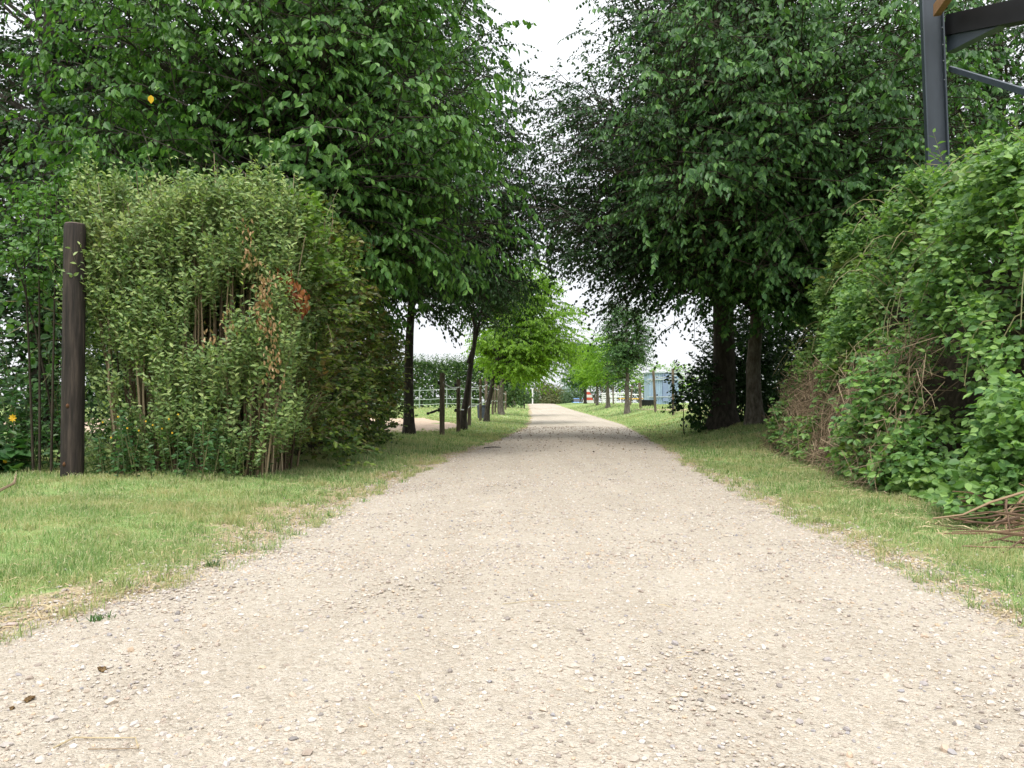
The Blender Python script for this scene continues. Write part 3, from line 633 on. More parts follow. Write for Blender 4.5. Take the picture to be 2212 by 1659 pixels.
shoots_with_leaves(lm, sm2, B, A, rng.uniform(.12, .36, n) * (1 + .9 * (rng.random(n) < .08)), 8, .072, .1, .2, np.tile(V3(.6, -.7, .2), (n, 1)), tw=.0028, wr=.68)
n2 = 60; yy = rng.uniform(8, 14, n2); s0 = np.stack([np.interp(yy, [7, 14], [-2.5, -2.9]), yy, np.zeros(n2)], -1); s1 = s0 + np.stack([rnd(n2, .25), rnd(n2, .25), rng.uniform(1.6, 2.3, n2)], -1)
k = np.linspace(0, 1, 5)[None, :, None]
tubes(sm, s0[:, None] * (1 - k) + s1[:, None] * k, np.tile(np.linspace(.025, .01, 5), (n2, 1)), 6)
part('stems', sm, M['twig'], root); part('foliage', lm, M['hedge_leaf'], root)
ym = MB(); n3 = 330; yy = 7.15 + 3.2 * rng.random(n3) ** 1.6; zz3 = rng.uniform(1.75, 2.62, n3)
B3 = np.stack([np.interp(yy, [7.4, 9, 14.3], [-1.98, -2.05, -2.35]) + .12 - .2 * rng.random(n3) - .5 * np.maximum(0, zz3 - 2.35), yy, zz3], -1)
B3 = B3[gn(B3, 3.5, 2.) > -.1]; n3 = len(B3)
shoots_with_leaves(ym, sm2, B3, nrm(V3(.6, -.45, .55) + rnd((n3, 3), .35)), rng.uniform(.15, .35, n3), 9, .075, .1, .25, np.tile(V3(.4, -.7, .4), (n3, 1)), tw=.0028, wr=.68)
o = part('young_shoots', ym, M['hedge_young'], root); o['label'] = 'bright yellow green young shoots at the near shoulder'
tm = MB()
for px, py, Y0, n_ in ((605, 605, 6.95, 60), (620, 630, 6.95, 70), (640, 655, 7.0, 60), (612, 645, 6.95, 30), (560, 700, 6.9, 14), (770, 880, 12.8, 14), (720, 905, 10.5, 12)):
    c = at(px, py, Y0); B = c + V3(.06, -.12, 0) + rnd((n_, 3), .055) * V3(.9, .8, 1)
    leaves(tm, B, V3(0, 0, -1) + rnd((n_, 3), .35), V3(0, -1, 0) + rnd((n_, 3), .4), rng.uniform(.04, .075, n_), .5)
o = part('dead_leaves', tm, M['dead'], root); o['label'] = 'rust brown dead leaf cluster at the hedge shoulder'
n_ = 130  # snapped pale twigs on the face
yy = rng.uniform(7.4, 12, n_); B = np.stack([np.interp(yy, [7.4, 9, 14.3], [-1.95, -2.0, -2.3]), yy, rng.uniform(.5, 1.9, n_)], -1)
D = nrm(np.stack([.6 + rnd(n_, .3), -.35 + rnd(n_, .3), .35 + rnd(n_, .3)], -1)); k = np.array([-.6, .4, 1.])[None, :, None]
tubes(sm2, B[:, None] + D[:, None] * k * rng.uniform(.08, .26, n_)[:, None, None], np.tile(np.array([.005, .004, .0025]), (n_, 1)), 4)
part('twigs', sm2, M['dry_stem'], root)

# leafy hazel branch left of the post, weeds below ---------------------------
root = thing('hazel_sapling', 'hazel sapling with bright rounded leaves reaching out left of the dark post', 'sapling', gp(-4.35, 7.75))
lm = MB(); sm = MB()
for (p0, p1, w) in ((( 170, 690, 7.6), (-40, 590, 7.0), 9), ((170, 700, 7.6), (-60, 660, 7.0), 10), ((165, 720, 7.6), (20, 720, 7.1), 9), ((180, 640, 7.6), (60, 620, 7.1), 7), ((160, 750, 7.6), (60, 770, 7.3), 6), ((170, 800, 7.5), (90, 830, 7.2), 6)):
    a = at(*p0); b = at(*p1); k = np.linspace(0, 1, 6)[:, None]
    P = a * (1 - k) + b * k + V3(0, 0, .12) * np.sin(k * pi); tubes(sm, P, np.linspace(.008, .003, 6), 4)
    t = np.linspace(.1, 1, w)
    Q = a * (1 - t[:, None]) + b * t[:, None] + V3(0, 0, .12) * np.sin(t[:, None] * pi)
    Dm = nrm(b - a); S = nrm(np.cross(Dm, V3(0, 0, 1)))
    sg = np.where(np.arange(w) % 2 == 0, 1, -1)[:, None]
    for rep in range(2):
        leaves(lm, Q + rnd((w, 3), .03), Dm * .5 + V3(0, 0, .6) * sg + S * rnd((w, 1), .5) + rnd((w, 3), .3), V3(0, -.8, .7) + rnd((w, 3), .35), rng.uniform(.08, .12, w), .78)
tubes(sm, np.array([gp(-4.35, 7.75), (-4.38, 7.7, .8), (-4.3, 7.65, 1.5), (-4.25, 7.6, 1.9)]), np.array([.016, .013, .01, .006]), 6)
part('branches', sm, M['green_stem'], root); part('foliage', lm, M['hazel'], root)

def weed(label, x, y, h, n, leaf, group='weeds around the dark post', flowers=(), wr=.6):
    base = gp(x, y); root = thing('weed_clump', label, 'weeds', base, group)
    lm = MB(); sm = MB()
    S0 = base + np.stack([rnd(n, .22 if n < 40 else .5), rnd(n, .16), np.zeros(n)], -1)
    Hh = h * rng.uniform(.5, 1.1, n); D = np.stack([rnd(n, .18), -.05 + rnd(n, .15), np.ones(n)], -1)
    k = np.linspace(0, 1, 4)[None, :, None]
    P = S0[:, None] + D[:, None] * Hh[:, None, None] * k
    tubes(sm, P, np.tile(np.linspace(.006, .003, 4), (n, 1)), 4)
    m = 20; t = np.linspace(.08, 1, m)[None] * np.ones((n, 1)); Q = S0[:, None] + D[:, None] * (Hh[:, None] * t)[..., None]
    an = rng.uniform(0, 2 * pi, (n, m)); Dd = np.stack([np.cos(an), np.sin(an), .15 + rnd((n, m), .35)], -1)
    leaves(lm, Q, Dd, V3(0, -.4, 1) + rnd((n, m, 3), .3), leaf * rng.uniform(.6, 1.2, n * m) , wr)
    part('stems', sm, M['weed_stem'], root); part('foliage', lm, M['weed'], root)
    if len(flowers):
        for px, py, Y0, s in flowers:
            fm = MB()
            c = at(px, py, Y0)
            an = np.linspace(0, 2 * pi, 9)[:-1]; D = np.stack([np.cos(an), np.full(8, -.25), np.sin(an)], -1)
            leaves(fm, np.tile(c, (8, 1)), D, np.tile(V3(0, -1, .2), (8, 1)), np.full(8, s), .6, simple=True)
            part('flower', fm, M['yellow'], root)
weed('leafy weeds with one yellow flower left of the dark post', -4.95, 7.35, 1.0, 20, .09, flowers=((28, 903, 7.2, .042), (12, 995, 7.1, .028)))
weed('tall leafy weeds filling the gap behind and left of the dark post', -5.15, 8.0, 1.55, 46, .085)
weed('big leaved weeds at the far left edge of the grass', -5.0, 7.15, .45, 14, .15, wr=.85)
weed('low green weeds hugging the foot of the dark post', -4.45, 7.35, .75, 18, .075)
fl = [(x, y, 6.6, .010) for x, y in ((222, 912), (255, 900), (315, 910), (330, 918), (275, 925), (365, 905), (372, 935), (300, 930), (240, 945), (385, 895), (350, 926))]
weed('low weeds with small yellow flowers in front of the privet bush', -3.4, 6.75, .6, 22, .055, flowers=fl)
weed('grassy green weeds under the middle of the privet bush', -2.7, 6.7, .5, 22, .05)

# bramble mound --------------------------------------------------------------
BY = np.array([-2.5, .5, 2.2, 3.45, 4.6, 5.75, 6.76, 8.8, 12, 13.2]); BX = np.array([2.9, 2.3, 2.1, 2.28, 2.76, 3.1, 3.15, 3.57, 4.15, 4.7])
def bprof(s): return .3 * (1 - np.exp(-s / .22)) + .7 * sstep(.08, 1.0, s)
def bbase(y): return np.interp(y, BY, BX)
def bH(y): return np.interp(y, [4.4, 4.9, 5.6, 6.5, 8, 10.3, 11.3, 12.3, 13.2], [.1, 1.1, 2.3, 2.7, 2.8, 2.95, 2.2, 1.2, .2])
mb = MB(); yy = np.linspace(4.6, 12.9, 60); ss = np.linspace(0, 1, 18)
Y, S = np.meshgrid(yy, ss, indexing='ij'); s = S * 3.4
X = bbase(Y) + .5 + s; Z = g(X, Y) - .05 + np.maximum(bH(Y) * .80 * bprof(s) * (1 - sstep(2.4, 3.4, s)), 0) + sn(X, Y, 4, 2) * .08 * (S > 0)
I = np.arange(Y.size).reshape(Y.shape)
mb.add(np.stack([X, Y, Z], -1), np.stack([I[:-1, :-1], I[1:, :-1], I[1:, 1:], I[:-1, 1:]], -1).reshape(-1, 4))
tag(link('earth_bank', mb.mesh('earth_bank', M['litter'], smooth=True)), kind='structure', label='bank of dark soil under the brambles', cat='bank')
root = thing('bramble_thicket', 'overgrown bramble thicket with brown dead stems covering the right bank', 'brambles', gp(3.9, 7.5))
lm = MB(); sm = MB(); dm = MB()
n = 60000
Y = 4.5 + 8.6 * rng.random(n); s = rng.random(n) ** 1.3 * 2.3
def bsurf(Y, s, k=1.): return np.stack([bbase(Y) + s, Y, g(bbase(Y) + s, Y) + bH(Y) * bprof(s) * k], -1)
P = bsurf(Y, s); zrel = P[:, 2]
P += nrm(V3(-.8, -.3, .5))[None] * rnd(n, .12)[:, None] + V3(-.75, -.3, .55) * (.34 * sn(Y, zrel * 1.3, 1.9, 2) + .22 * sn(Y, zrel * 1.2, 4.3, 4))[:, None] * sstep(.0, .6, zrel)[:, None]
P[:, 2] = np.maximum(P[:, 2], g(P[:, 0], P[:, 1]) + .04)
band = np.exp(-((zrel - .78 - .2 * sn(Y, Y, 1.3, 2)) / .42) ** 2) * sstep(6.2, 7.4, Y) * (.85 + .3 * sn(Y, zrel, 4.7, 1))
keep = (rng.random(n) < (1 - .97 * band) * (.55 + 1.0 * sn(Y, zrel * 1.3, 1.9, 2) + .6 * sn(Y, zrel * 1.2, 4.3, 4) + .4 * sn(Y, zrel, 9.5, 3)))
P = P[keep]; n = len(P)
A = nrm(V3(-.7, -.35, .15) + rnd((n, 3), .55)); S_ = nrm(np.cross(A, V3(0, 0, 1)))
ref = V3(-.5, -.45, .8) + rnd((n, 3), .5)
for da, l in ((A, 1.), (A * .35 + S_ * .9, .85), (A * .35 - S_ * .9, .85)):
    leaves(lm, P + nrm(da) * .012, da + V3(0, 0, -.25), ref + rnd((n, 3), .12), .068 * l * rng.uniform(.5, 1.3, n), .74)
# arching canes
nc = 130; Y0 = rng.uniform(5.2, 12.3, nc); s0 = rng.uniform(.5, 1.8, nc); a = bsurf(Y0, s0) - V3(-.2, 0, .2)
end = a + np.stack([-rng.uniform(.2, .9, nc), rnd(nc, .5), rng.uniform(-.7, .5, nc)], -1); end[:, 2] = np.maximum(end[:, 2], g(end[:, 0], end[:, 1]) + .05)
k = np.linspace(0, 1, 7)[None, :, None]
tubes(sm, a[:, None] * (1 - k) + end[:, None] * k + V3(-.1, 0, .3) * np.sin(k * pi), np.tile(np.linspace(.006, .003, 7), (nc, 1)), 4)
# top shoots with leaves
nt_ = 420; Y0 = rng.uniform(5.3, 11.6, nt_); s0 = rng.uniform(.3, 2.0, nt_); a = bsurf(Y0, s0)
D = nrm(np.stack([-.35 + rnd(nt_, .35), -.2 + rnd(nt_, .3), np.full(nt_, .9)], -1))
shoots_with_leaves(lm, sm, a, D, rng.uniform(.3, .75, nt_), 12, .065, .15, .1, np.tile(V3(-.4, -.5, .5), (nt_, 1)), tw=.0035, wr=.68)
# dead brown stems: band low on the face
nd = 2500; Y0 = rng.uniform(6.2, 12.7, nd); s0 = .08 + .35 * rng.random(nd); a = bsurf(Y0, s0); a[:, 0] -= .03
zz = g(a[:, 0], Y0) + rng.uniform(.05, 1.25, nd); a[:, 2] = g(a[:, 0], Y0) + (zz - g(a[:, 0], Y0)) * np.minimum(1, bH(Y0) / 1.6); a[:, 0] = bbase(Y0) - .12 + .36 * (a[:, 2] - g(a[:, 0], Y0)) + rnd(nd, .07)
D = nrm(np.stack([-.35 + rnd(nd, .35), rnd(nd, .55), -.55 + rnd(nd, .6)], -1)); ln = rng.uniform(.15, .6, nd)
k = np.linspace(-.5, .5, 4)[None, :, None]; PP = a[:, None] + D[:, None] * ln[:, None, None] * k + rnd((nd, 4, 3), .012)
PP[..., 2] = np.maximum(PP[..., 2], g(PP[..., 0], PP[..., 1]) + .01)
tubes(dm, PP, np.tile(np.array([.0035, .0035, .003, .002]), (nd, 1)), 3)
part('dead_stems', dm, M['dry_stem'], root); part('canes', sm, M['green_stem'], root); part('foliage', lm, M['bramble'], root)
# thin pale bent canes standing clear
for pts in (((1705, 980, 11.4), (1712, 900, 11.3), (1740, 850, 11.2), (1770, 800, 11.0)), ((1775, 880, 10.2), (1765, 830, 10.1), (1790, 790, 10.0), (1900, 760, 9.8)), ((1870, 890, 8.9), (1872, 780, 8.8), (1885, 710, 8.7), (1905, 690, 8.7)),
            ((1690, 930, 12.0), (1740, 840, 11.6), (1830, 790, 11.0), (1920, 770, 10.4)), ((1905, 905, 8.8), (1960, 880, 8.5), (2040, 850, 8.0), (2100, 840, 7.7))):
    P = np.array([at(*p) for p in pts]); cn = MB(); tubes(cn, P, np.linspace(.014, .007, len(P)), 6); part('bent_cane', cn, M['green_stem'], root, True)

# cut branches lying at the right edge
root = thing('branch_pile', 'pile of brown cut branches lying on the grass at the right edge', 'branches', hit(2150, 1165))
pm = MB()
n = 90
for i in range(n):
    px, py = rng.uniform(2100, 2330), rng.uniform(1060, 1200)
    b = hit(px, min(max(py, 1130), 1195)); L = rng.uniform(.3, .8); an = rng.normal(0.15, .7)
    D = V3(-cos(an), sin(an) * .8, rng.normal(.0, .18)); k = np.linspace(-.5, .5, 5)[:, None]
    P = b + V3(0.1, 0, rng.uniform(.01, .16)) + D * L * k + np.cumsum(rnd((5, 3), .014), 0) * V3(.4, 1, .7)
    P[:, 2] = np.maximum(P[:, 2], g(P[:, 0], P[:, 1]) + .012)
    tubes(pm, P, np.linspace(.009, .003, 5) * rng.uniform(.4, 1.2), 5)
for pts in (((2015, 1120), (2080, 1112), (2140, 1085), (2215, 1062)), ((2060, 1122), (2130, 1118), (2220, 1100)), ((2050, 1118), (2120, 1130), (2230, 1130)), ((2150, 1150), (2180, 1110), (2225, 1060))):
    P = np.array([at(x, y, 4.35) + V3(0, 0, .0) for x, y in pts]); P[:, 2] = np.maximum(P[:, 2], g(P[:, 0], P[:, 1]) + .015)
    tubes(pm, P, np.linspace(.005, .008, len(P)), 6)
part('branches', pm, M['cut_stem'], root)

# ------------------------------------------------------------------ solid objects
BV = np.array([(-1, -1, -1), (1, -1, -1), (1, 1, -1), (-1, 1, -1), (-1, -1, 1), (1, -1, 1), (1, 1, 1), (-1, 1, 1)], float) / 2
BF = np.array([(0, 3, 2, 1), (4, 5, 6, 7), (0, 1, 5, 4), (1, 2, 6, 5), (2, 3, 7, 6), (3, 0, 4, 7)])
def box(mb, c, s, rz=0., mi=0, top=1.0):
    v = BV * np.asarray(s, float); v[4:, :2] *= top
    cz, sz = cos(rz), sin(rz)
    mb.add(np.stack([v[:, 0] * cz - v[:, 1] * sz, v[:, 0] * sz + v[:, 1] * cz, v[:, 2]], -1) + np.asarray(c, float), BF, mi); return mb
def bar(mb, a, b, w, h, mi=0, upv=(0, 0, 1)):
    a = np.asarray(a, float); b = np.asarray(b, float); d = nrm(b - a); s = nrm(np.cross(d, np.asarray(upv, float))); u = np.cross(s, d)
    v = []
    for p in (a, b):
        for x, y in ((-1, -1), (1, -1), (1, 1), (-1, 1)): v.append(p + s * x * w / 2 + u * y * h / 2)
    mb.add(np.array(v), np.array([(0, 3, 2, 1), (4, 5, 6, 7), (0, 1, 5, 4), (1, 2, 6, 5), (2, 3, 7, 6), (3, 0, 4, 7)]), mi); return mb
def lathe(mb, c, prof, sides=16, mi=0, rough=0., lean=(0, 0)):
    prof = np.asarray(prof, float); th = np.arange(sides) / sides * 2 * pi
    R = prof[:, 0][:, None] * (1 + (rnd((1, sides), rough) if rough else 0))
    z = prof[:, 1][:, None] + np.zeros((1, sides))
    V = np.stack([R * np.cos(th) + lean[0] * z, R * np.sin(th) + lean[1] * z, z], -1) + np.asarray(c, float)
    I = np.arange(len(prof) * sides).reshape(len(prof), sides)
    q = np.stack([I[:-1], np.roll(I[:-1], -1, 1), np.roll(I[1:], -1, 1), I[1:]], -1).reshape(-1, 4)
    mb.add(V.reshape(-1, 3), q, mi); return mb

# dark round post on the left
b = hit(158, 1047); b[1] = 7.15; b = gp((159 - 1106) / F * 6.68, 6.68)
root = thing('wooden_post', 'tall dark brown round post in front of the left bushes', 'post', b)
pm = MB(); lathe(pm, b, [(.093, -.1), (.092, .3), (.09, 1.2), (.088, 2.0), (.087, 2.18), (.080, 2.205)], 20, lean=(-.006, 0))
part('shaft', pm, M['dark_post'], root, True)
pm = MB(); lathe(pm, b, [(.0805, 2.202), (.078, 2.212), (.04, 2.216), (.0005, 2.217)], 20, lean=(-.006, 0)); part('end_grain', pm, M['post_top'], root, True)
for dz, dx in ((.12, -.02), (.62, .0)): pm = MB(); lathe(pm, b + V3(dx, -.086, dz), [(.0005, -.022), (.012, -.014), (.016, 0), (.011, .014), (.0005, .024)], 8); part('knot', pm, M['rust'], root, True)

# fence posts
def fence_post(label, bx, by, ty, px, group, r=.065, Y=None, lean=0., ins=(), w=None):
    p = hit(bx, by, 110) if Y is None else gp((bx - 1106) / F * Y, Y)
    r *= .66; hgt = max(.9, at(px, ty, p[1])[2] - p[2])
    root = thing('fence_post', label, 'post', p, group)
    pm = MB(); zz = np.linspace(-.05, hgt, 9); rr = r * (1 + rnd(9, .04)); prof = list(zip(rr, zz)) + [(r * .93, hgt + .012), (.001, hgt + .016)]
    lathe(pm, p, prof, 10, rough=.05, lean=(lean, rng.normal(0, .01)))
    part('shaft', pm, M['old_post'], root)
    for dz in ins:
        im = MB(); sgn = -1 if px < 1106 else 1
        lathe(im, p + V3(sgn * (r + .015), -.02, hgt * dz - .04), [(.001, 0), (.028, .005), (.034, .03), (.022, .05), (.03, .075), (.001, .085)], 8)
        bar(im, p + V3(sgn * r * .7, -.02, hgt * dz), p + V3(sgn * (r + .05), -.02, hgt * dz), .02, .02)
        part('insulator', im, M['insulator'], root)
    return p, hgt
GL = 'wooden posts along the left paddock'; GR = 'wooden posts along the right paddock'
lp = []
lp.append(fence_post('dark weathered post with a gate handle, nearest of the left paddock posts', 955, 943, 807, 953, GL, .083, ins=(.85, .42)))
lp.append(fence_post('weathered post standing just left of the crooked forked tree', 990, 934.6, 820.5, 988, GL, .075, ins=(.9, .42)))
lp.append(fence_post('weathered post just right of the crooked forked tree', 1013.6, 922, 822, 1012, GL, .075, lean=.01))
lp.append(fence_post('greyish post immediately left of the blue tub', 1037.6, 909.6, 819.5, 1034, GL, .08, ins=(.9, .45)))
lp.append(fence_post('greyish post immediately right of the blue tub', 1050, 902, 818.6, 1047, GL, .085, ins=(.9,)))
lp.append(fence_post('slim far post just left of the thick pale trunk, first of a close trio', 1064, 896, 827, 1064, GL, .09))
lp.append(fence_post('slim far post in the middle of a close trio beside the thick pale trunk', 1070, 893, 830, 1070.5, GL, .09))
lp.append(fence_post('slim far post nearest the left side of the thick pale trunk', 1076, 890, 833, 1076, GL, .09))
lp.append(fence_post('slim far post emerging right of the thick pale trunk', 1092, 886, 846, 1092, GL, .09))
rp = []
rp.append(fence_post('straight brown post nearest the oak on the right paddock edge', 1454, 897.5, 797, 1452, GR, .082, ins=(.88, .42)))
rp.append(fence_post('brown post with a rounded top beside the black tub', 1416, 891.5, 801, 1409, GR, .085, lean=-.05, ins=(.85, .42)))
rp.append(fence_post('grey post on the left side of the black tub', 1384, 882.5, 827, 1380, GR, .12, lean=-.04))
rp.append(fence_post('tilted tan post right of the nearest young tree', 1361.5, 875.5, 833, 1368, GR, .11, lean=.11))
rp.append(fence_post('slim post right of the brown trunked young tree', 1325, 874, 834, 1322, GR, .11, lean=-.03))
rp.append(fence_post('grey post in a far pair left of the brown trunked young tree, right one', 1300, 871.5, 830, 1299, GR, .10))
rp.append(fence_post('grey post in a far pair left of the brown trunked young tree, left one', 1292, 871.8, 845, 1291, GR, .12))
rp.append(fence_post('short tan post just right of the striped jump wing', 1285, 871.5, 852, 1285, GR, .12))
# gate handle on the nearest left post
p, hh = lp[0]
gm = MB(); q = p + V3(-.1, -.03, hh * .42)
tubes(gm, np.array([q, q + V3(-.06, 0, -.03), q + V3(-.12, 0, -.05), q + V3(-.19, 0, -.07)]), np.array([.02, .026, .026, .014]), 8)
lathe(gm, q + V3(-.2, 0, -.11), [(.001, 0), (.03, .02), (.033, .04), (.02, .06), (.001, .07)], 8)
single('gate_handle', gm, M['insulator'], 'black spring gate handle hanging on the nearest left paddock post', 'handle', q)
# slack white tape between the posts
def tape(name, label, pts, w, group, sag=.06):
    tm = MB()
    for a, b in zip(pts[:-1], pts[1:]):
        k = np.linspace(0, 1, 7)[:, None]; P = a * (1 - k) + b * k - V3(0, 0, sag) * np.sin(k * pi)
        V = np.concatenate([P + V3(0, 0, w / 2), P - V3(0, 0, w / 2), P + V3(0, .004, w / 2), P + V3(0, .004, -w / 2)]); n = 7
        i = np.arange(n - 1)
        tm.add(V, np.concatenate([np.stack([i, i + 1, i + n + 1, i + n], -1), np.stack([i + 2 * n, i + 3 * n, i + 3 * n + 1, i + 2 * n + 1], -1)]))
    single(name, tm, M['tape'], label, 'fence tape', pts[0], group=group)
tape('fence_tape', 'white tape strung near the tops of the left paddock posts', [q + V3(.03, -.09, hq * .86) for q, hq in lp], .03, 'electric tape on the left posts')
tape('fence_tape', 'white tape strung at middle height from the second left paddock post onward', [q + V3(.03, -.09, hq * .45) for q, hq in lp[1:]], .03, 'electric tape on the left posts')
tape('fence_tape', 'pale tape strung near the tops of the right paddock posts', [rp[0][0] + V3(4, -2.5, 1.5)] + [q + V3(.03, -.1, hq * .86) for q, hq in rp[:4]], .035, 'electric tape on the right posts')

# far white tape fence on the left: posts and three tapes, one fence
FY = 58.
root = thing('white_fence', 'white tape fence on slim white posts in front of the long left hedge', 'fence', gp(-7, FY))
for px in (640, 730, 820, 906, 965, 1018):
    x = (px - 1106) / F * FY; b = gp(x, FY); pm = MB(); lathe(pm, b, [(.04, -.05), (.04, 1.55), (.001, 1.58)], 8); part('post', pm, M['fence_white'], root)
for hz in (1.42, .72, .33):
    pm = MB(); xs = np.linspace(-20, -2.2, 60); zc = g(xs, FY * np.ones(60)) + hz + .05 * np.sin(xs * 1.1)
    P = np.stack([xs, np.full(60, FY - .09), zc], -1)
    V = np.concatenate([P + V3(0, 0, .025), P - V3(0, 0, .025), P + V3(0, .01, .025), P + V3(0, .01, -.025)]); i = np.arange(59); n = 60
    pm.add(V, np.concatenate([np.stack([i, i + 1, i + n + 1, i + n], -1), np.stack([i + 2 * n, i + 3 * n, i + 3 * n + 1, i + 2 * n + 1], -1)])); part('tape', pm, M['fence_white'], root)

def hedge(name, label, x0, y0, x1, y1, h, dep, n, leaf, mat, ragged=.25):
    base = gp((x0 + x1) / 2, (y0 + y1) / 2); root = thing(name, label, 'hedge', base)
    t = rng.random(n); X = x0 + (x1 - x0) * t; Y = y0 + (y1 - y0) * t + dep * rng.random(n) ** 1.5
    z = h * (1 + .06 * sn(X, X, .8, 1)) * rng.random(n) ** .7
    P = np.stack([X, Y + .25 * sn(X, z, 2.2, 3) + .3, g(X, Y) + z], -1)
    lm = MB(); leaves(lm, P, V3(0, -.3, .3) + rnd((n, 3), .7), V3(0, -1, .6) + rnd((n, 3), .45), leaf * rng.uniform(.6, 1.3, n), .7)
    m = int(n * .05); t = rng.random(m); X = x0 + (x1 - x0) * t; Y = y0 + (y1 - y0) * t + dep * rng.random(m)
    B = np.stack([X, Y, g(X, Y) + h], -1)
    shoots_with_leaves(lm, None, B, V3(0, 0, 1) + rnd((m, 3), .25), ragged * 2 * rng.uniform(.3, 1.4, m), 6, leaf * .8, 0, .1, simple=True)
    part('foliage', lm, M[mat], root)
    sm = MB(); k = max(4, int(abs(x1 - x0))); xs = np.linspace(x0, x1, k); ys = np.linspace(y0, y1, k) + dep * .5
    s0 = np.stack([xs, ys, g(xs, ys)], -1); kk = np.linspace(0, 1, 3)[None, :, None]
    tubes(sm, s0[:, None] + V3(0, 0, h * .8) * kk + rnd((k, 3, 3), .05), np.tile(np.array([.06, .04, .02]), (k, 1)), 5); part('stems', sm, M['bark'], root)
    return root
hedge('field_hedge', 'long clipped green hedge behind the white fence on the left', -34, 61, 1.0, 61, 3.45, 1.4, 38000, .2, 'far_hedge', .35)
hedge('field_hedge', 'dark green hedge behind the horse jumps on the right', 8.6, 96, 60, 90, 2.6, 1.5, 16000, .22, 'far_leaf', .4)

# blue tub (left) and black tub (right)
def tub(name, label, px, py, wpx, hpx, mat, mrim, sx=1., Y=None):
    p = hit(px, py, 110); w = wpx / F * p[1] / 2; hh = hpx / F * p[1]
    root = thing(name, label, 'tub', p)
    m = MB(); lathe(m, p, [(.001, .01), (w * .80, .01), (w * .82, .03), (w * .93, hh * .9), (w * .93, hh), (w * .86, hh), (w * .74, hh * .35), (.001, hh * .35)], 18); part('shell', m, M[mat], root, True)
    m = MB(); lathe(m, p, [(w * .925, hh * .9), (w, hh * .91), (w, hh * 1.005), (w * .86, hh * 1.005)], 18); part('rim', m, M[mrim], root)
    return p, w, hh
tub('feed_tub', 'dark blue grey tub standing between two left paddock posts', 1043, 905, 27, 30, 'blue_tub', 'blue_tub')
p, w, hh = tub('water_trough', 'wide black tub behind the rounded right post', 1401, 877.5, 37, 13.5, 'black_tub', 'black_tub')
m = MB(); c = hit(1403, 872, 110); box(m, c + V3(0, 0, .29), (1.1, .5, .58)); box(m, c + V3(0, 0, .61), (1.16, .56, .06)); box(m, c + V3(0, -.26, .3), (.9, .05, .34))
single('feed_crate', m, M['black_tub'], 'black crate standing behind the wide black tub', 'crate', c)

# pale blue sheeted shed on the right
q = hit(1431, 862, 110); SY = 68.
root = thing('sheet_metal_shed', 'pale blue corrugated metal shed behind the right paddock posts', 'shed', gp((1431 - 1106) / F * SY, SY))
sx0 = (1402 - 1106) / F * SY; sx1 = (1466 - 1106) / F * SY; zb = float(g(sx0, SY)); zt = at(1431, 806, SY)[2]; 
m = MB(); nn = 54; xs = np.linspace(sx0, sx1, nn); yo = np.where((np.arange(nn) % 4) < 2, 0, -.07)
V = np.concatenate([np.stack([xs, SY + yo, np.full(nn, zb - .1)], -1), np.stack([xs, SY + yo, np.full(nn, zt)], -1)]); i = np.arange(nn - 1)
m.add(V, np.stack([i, i + 1, i + nn + 1, i + nn], -1)); box(m, ((sx0 + sx1) / 2, SY + 1.3, (zb + zt) / 2), (sx1 - sx0, 2.4, zt - zb))
part('wall', m, M['panel'], root)
for cx in (1437, 1452):
    xx = (cx - 1106) / F * SY; m = MB(); box(m, (xx, SY - .11, (zb + zt) / 2 + .1), (.5 if cx == 1437 else .28, .05, zt - zb - .4)); part('dark_panel', m, M['panel_dark'], root)
m = MB(); bar(m, (sx0 - .2, SY - .13, zt - .55), (sx1 + .2, SY - .13, zt - .55), .08, .12); bar(m, (sx0 - .2, SY - .13, zb + .7), (sx1 + .2, SY - .13, zb + .7), .06, .08); part('rail', m, M['galv'], root)
m = MB(); box(m, ((sx0 + sx1) / 2, SY + 1.3, zt + .05), (sx1 - sx0 + .3, 2.9, .1)); part('roof', m, M['galv'], root)
shrub('wild_shrub', 'light green bush rising behind the pale blue shed', ((1440 - 1106) / F * (SY + 6), SY + 6, zt - .4), (4.2, 1.5, 1.7), 420, .2, 'bright_leaf', simple=True)
# bare metal frame left of the shed
root = thing('metal_gate', 'galvanised gate frame with rails left of the pale blue shed', 'gate', hit(1390, 868, 110)); gq = np.array(root.location)
for dx in (-1.0, .0, .75):
    m = MB(); bar(m, gq + V3(dx, 0, -.05), gq + V3(dx - (.15 if dx < -.5 else 0), 0, 2.5), .09, .09, upv=(0, 1, 0)); part('upright', m, M['galv'], root)
for hz in (.5, .95, 1.5, 2.2):
    m = MB(); bar(m, gq + V3(-1.1, -.06, hz), gq + V3(2.2, -.06, hz), .05, .07); part('rail', m, M['galv'], root)

# horse jumps
def jump(label, px0, px1, py, zs, cols):
    a = hit(px0, py, 112); YY = a[1]; b = gp((px1 - 1106) / F * YY, YY)
    root = thing('horse_jump', label, 'horse jump', (a + b) / 2, 'horse jumps in the right paddock')
    for e in (a, b):
        m = MB(); box(m, e + V3(0, 0, .62), (.12, .12, 1.3)); box(m, e + V3(0, 0, .05), (.16, .7, .1)); bar(m, e + V3(0, -.3, .1), e + V3(0, -.06, .7), .06, .06, upv=(1, 0, 0)); part('stand', m, M['white'], root)
    for z, c in zip(zs, cols):
        m = MB(); P = np.array([a + V3(-.2, -.12, z), (a + b) / 2 + V3(0, -.12, z - .02), b + V3(.2, -.12, z)]); tubes(m, P, np.full(3, .06), 8, True); part('pole', m, M[c], root, True)
jump('white horse jump with stacked poles behind the two near right row trees', 1312, 1358, 873, (1.15, .75), ('white', 'white'))
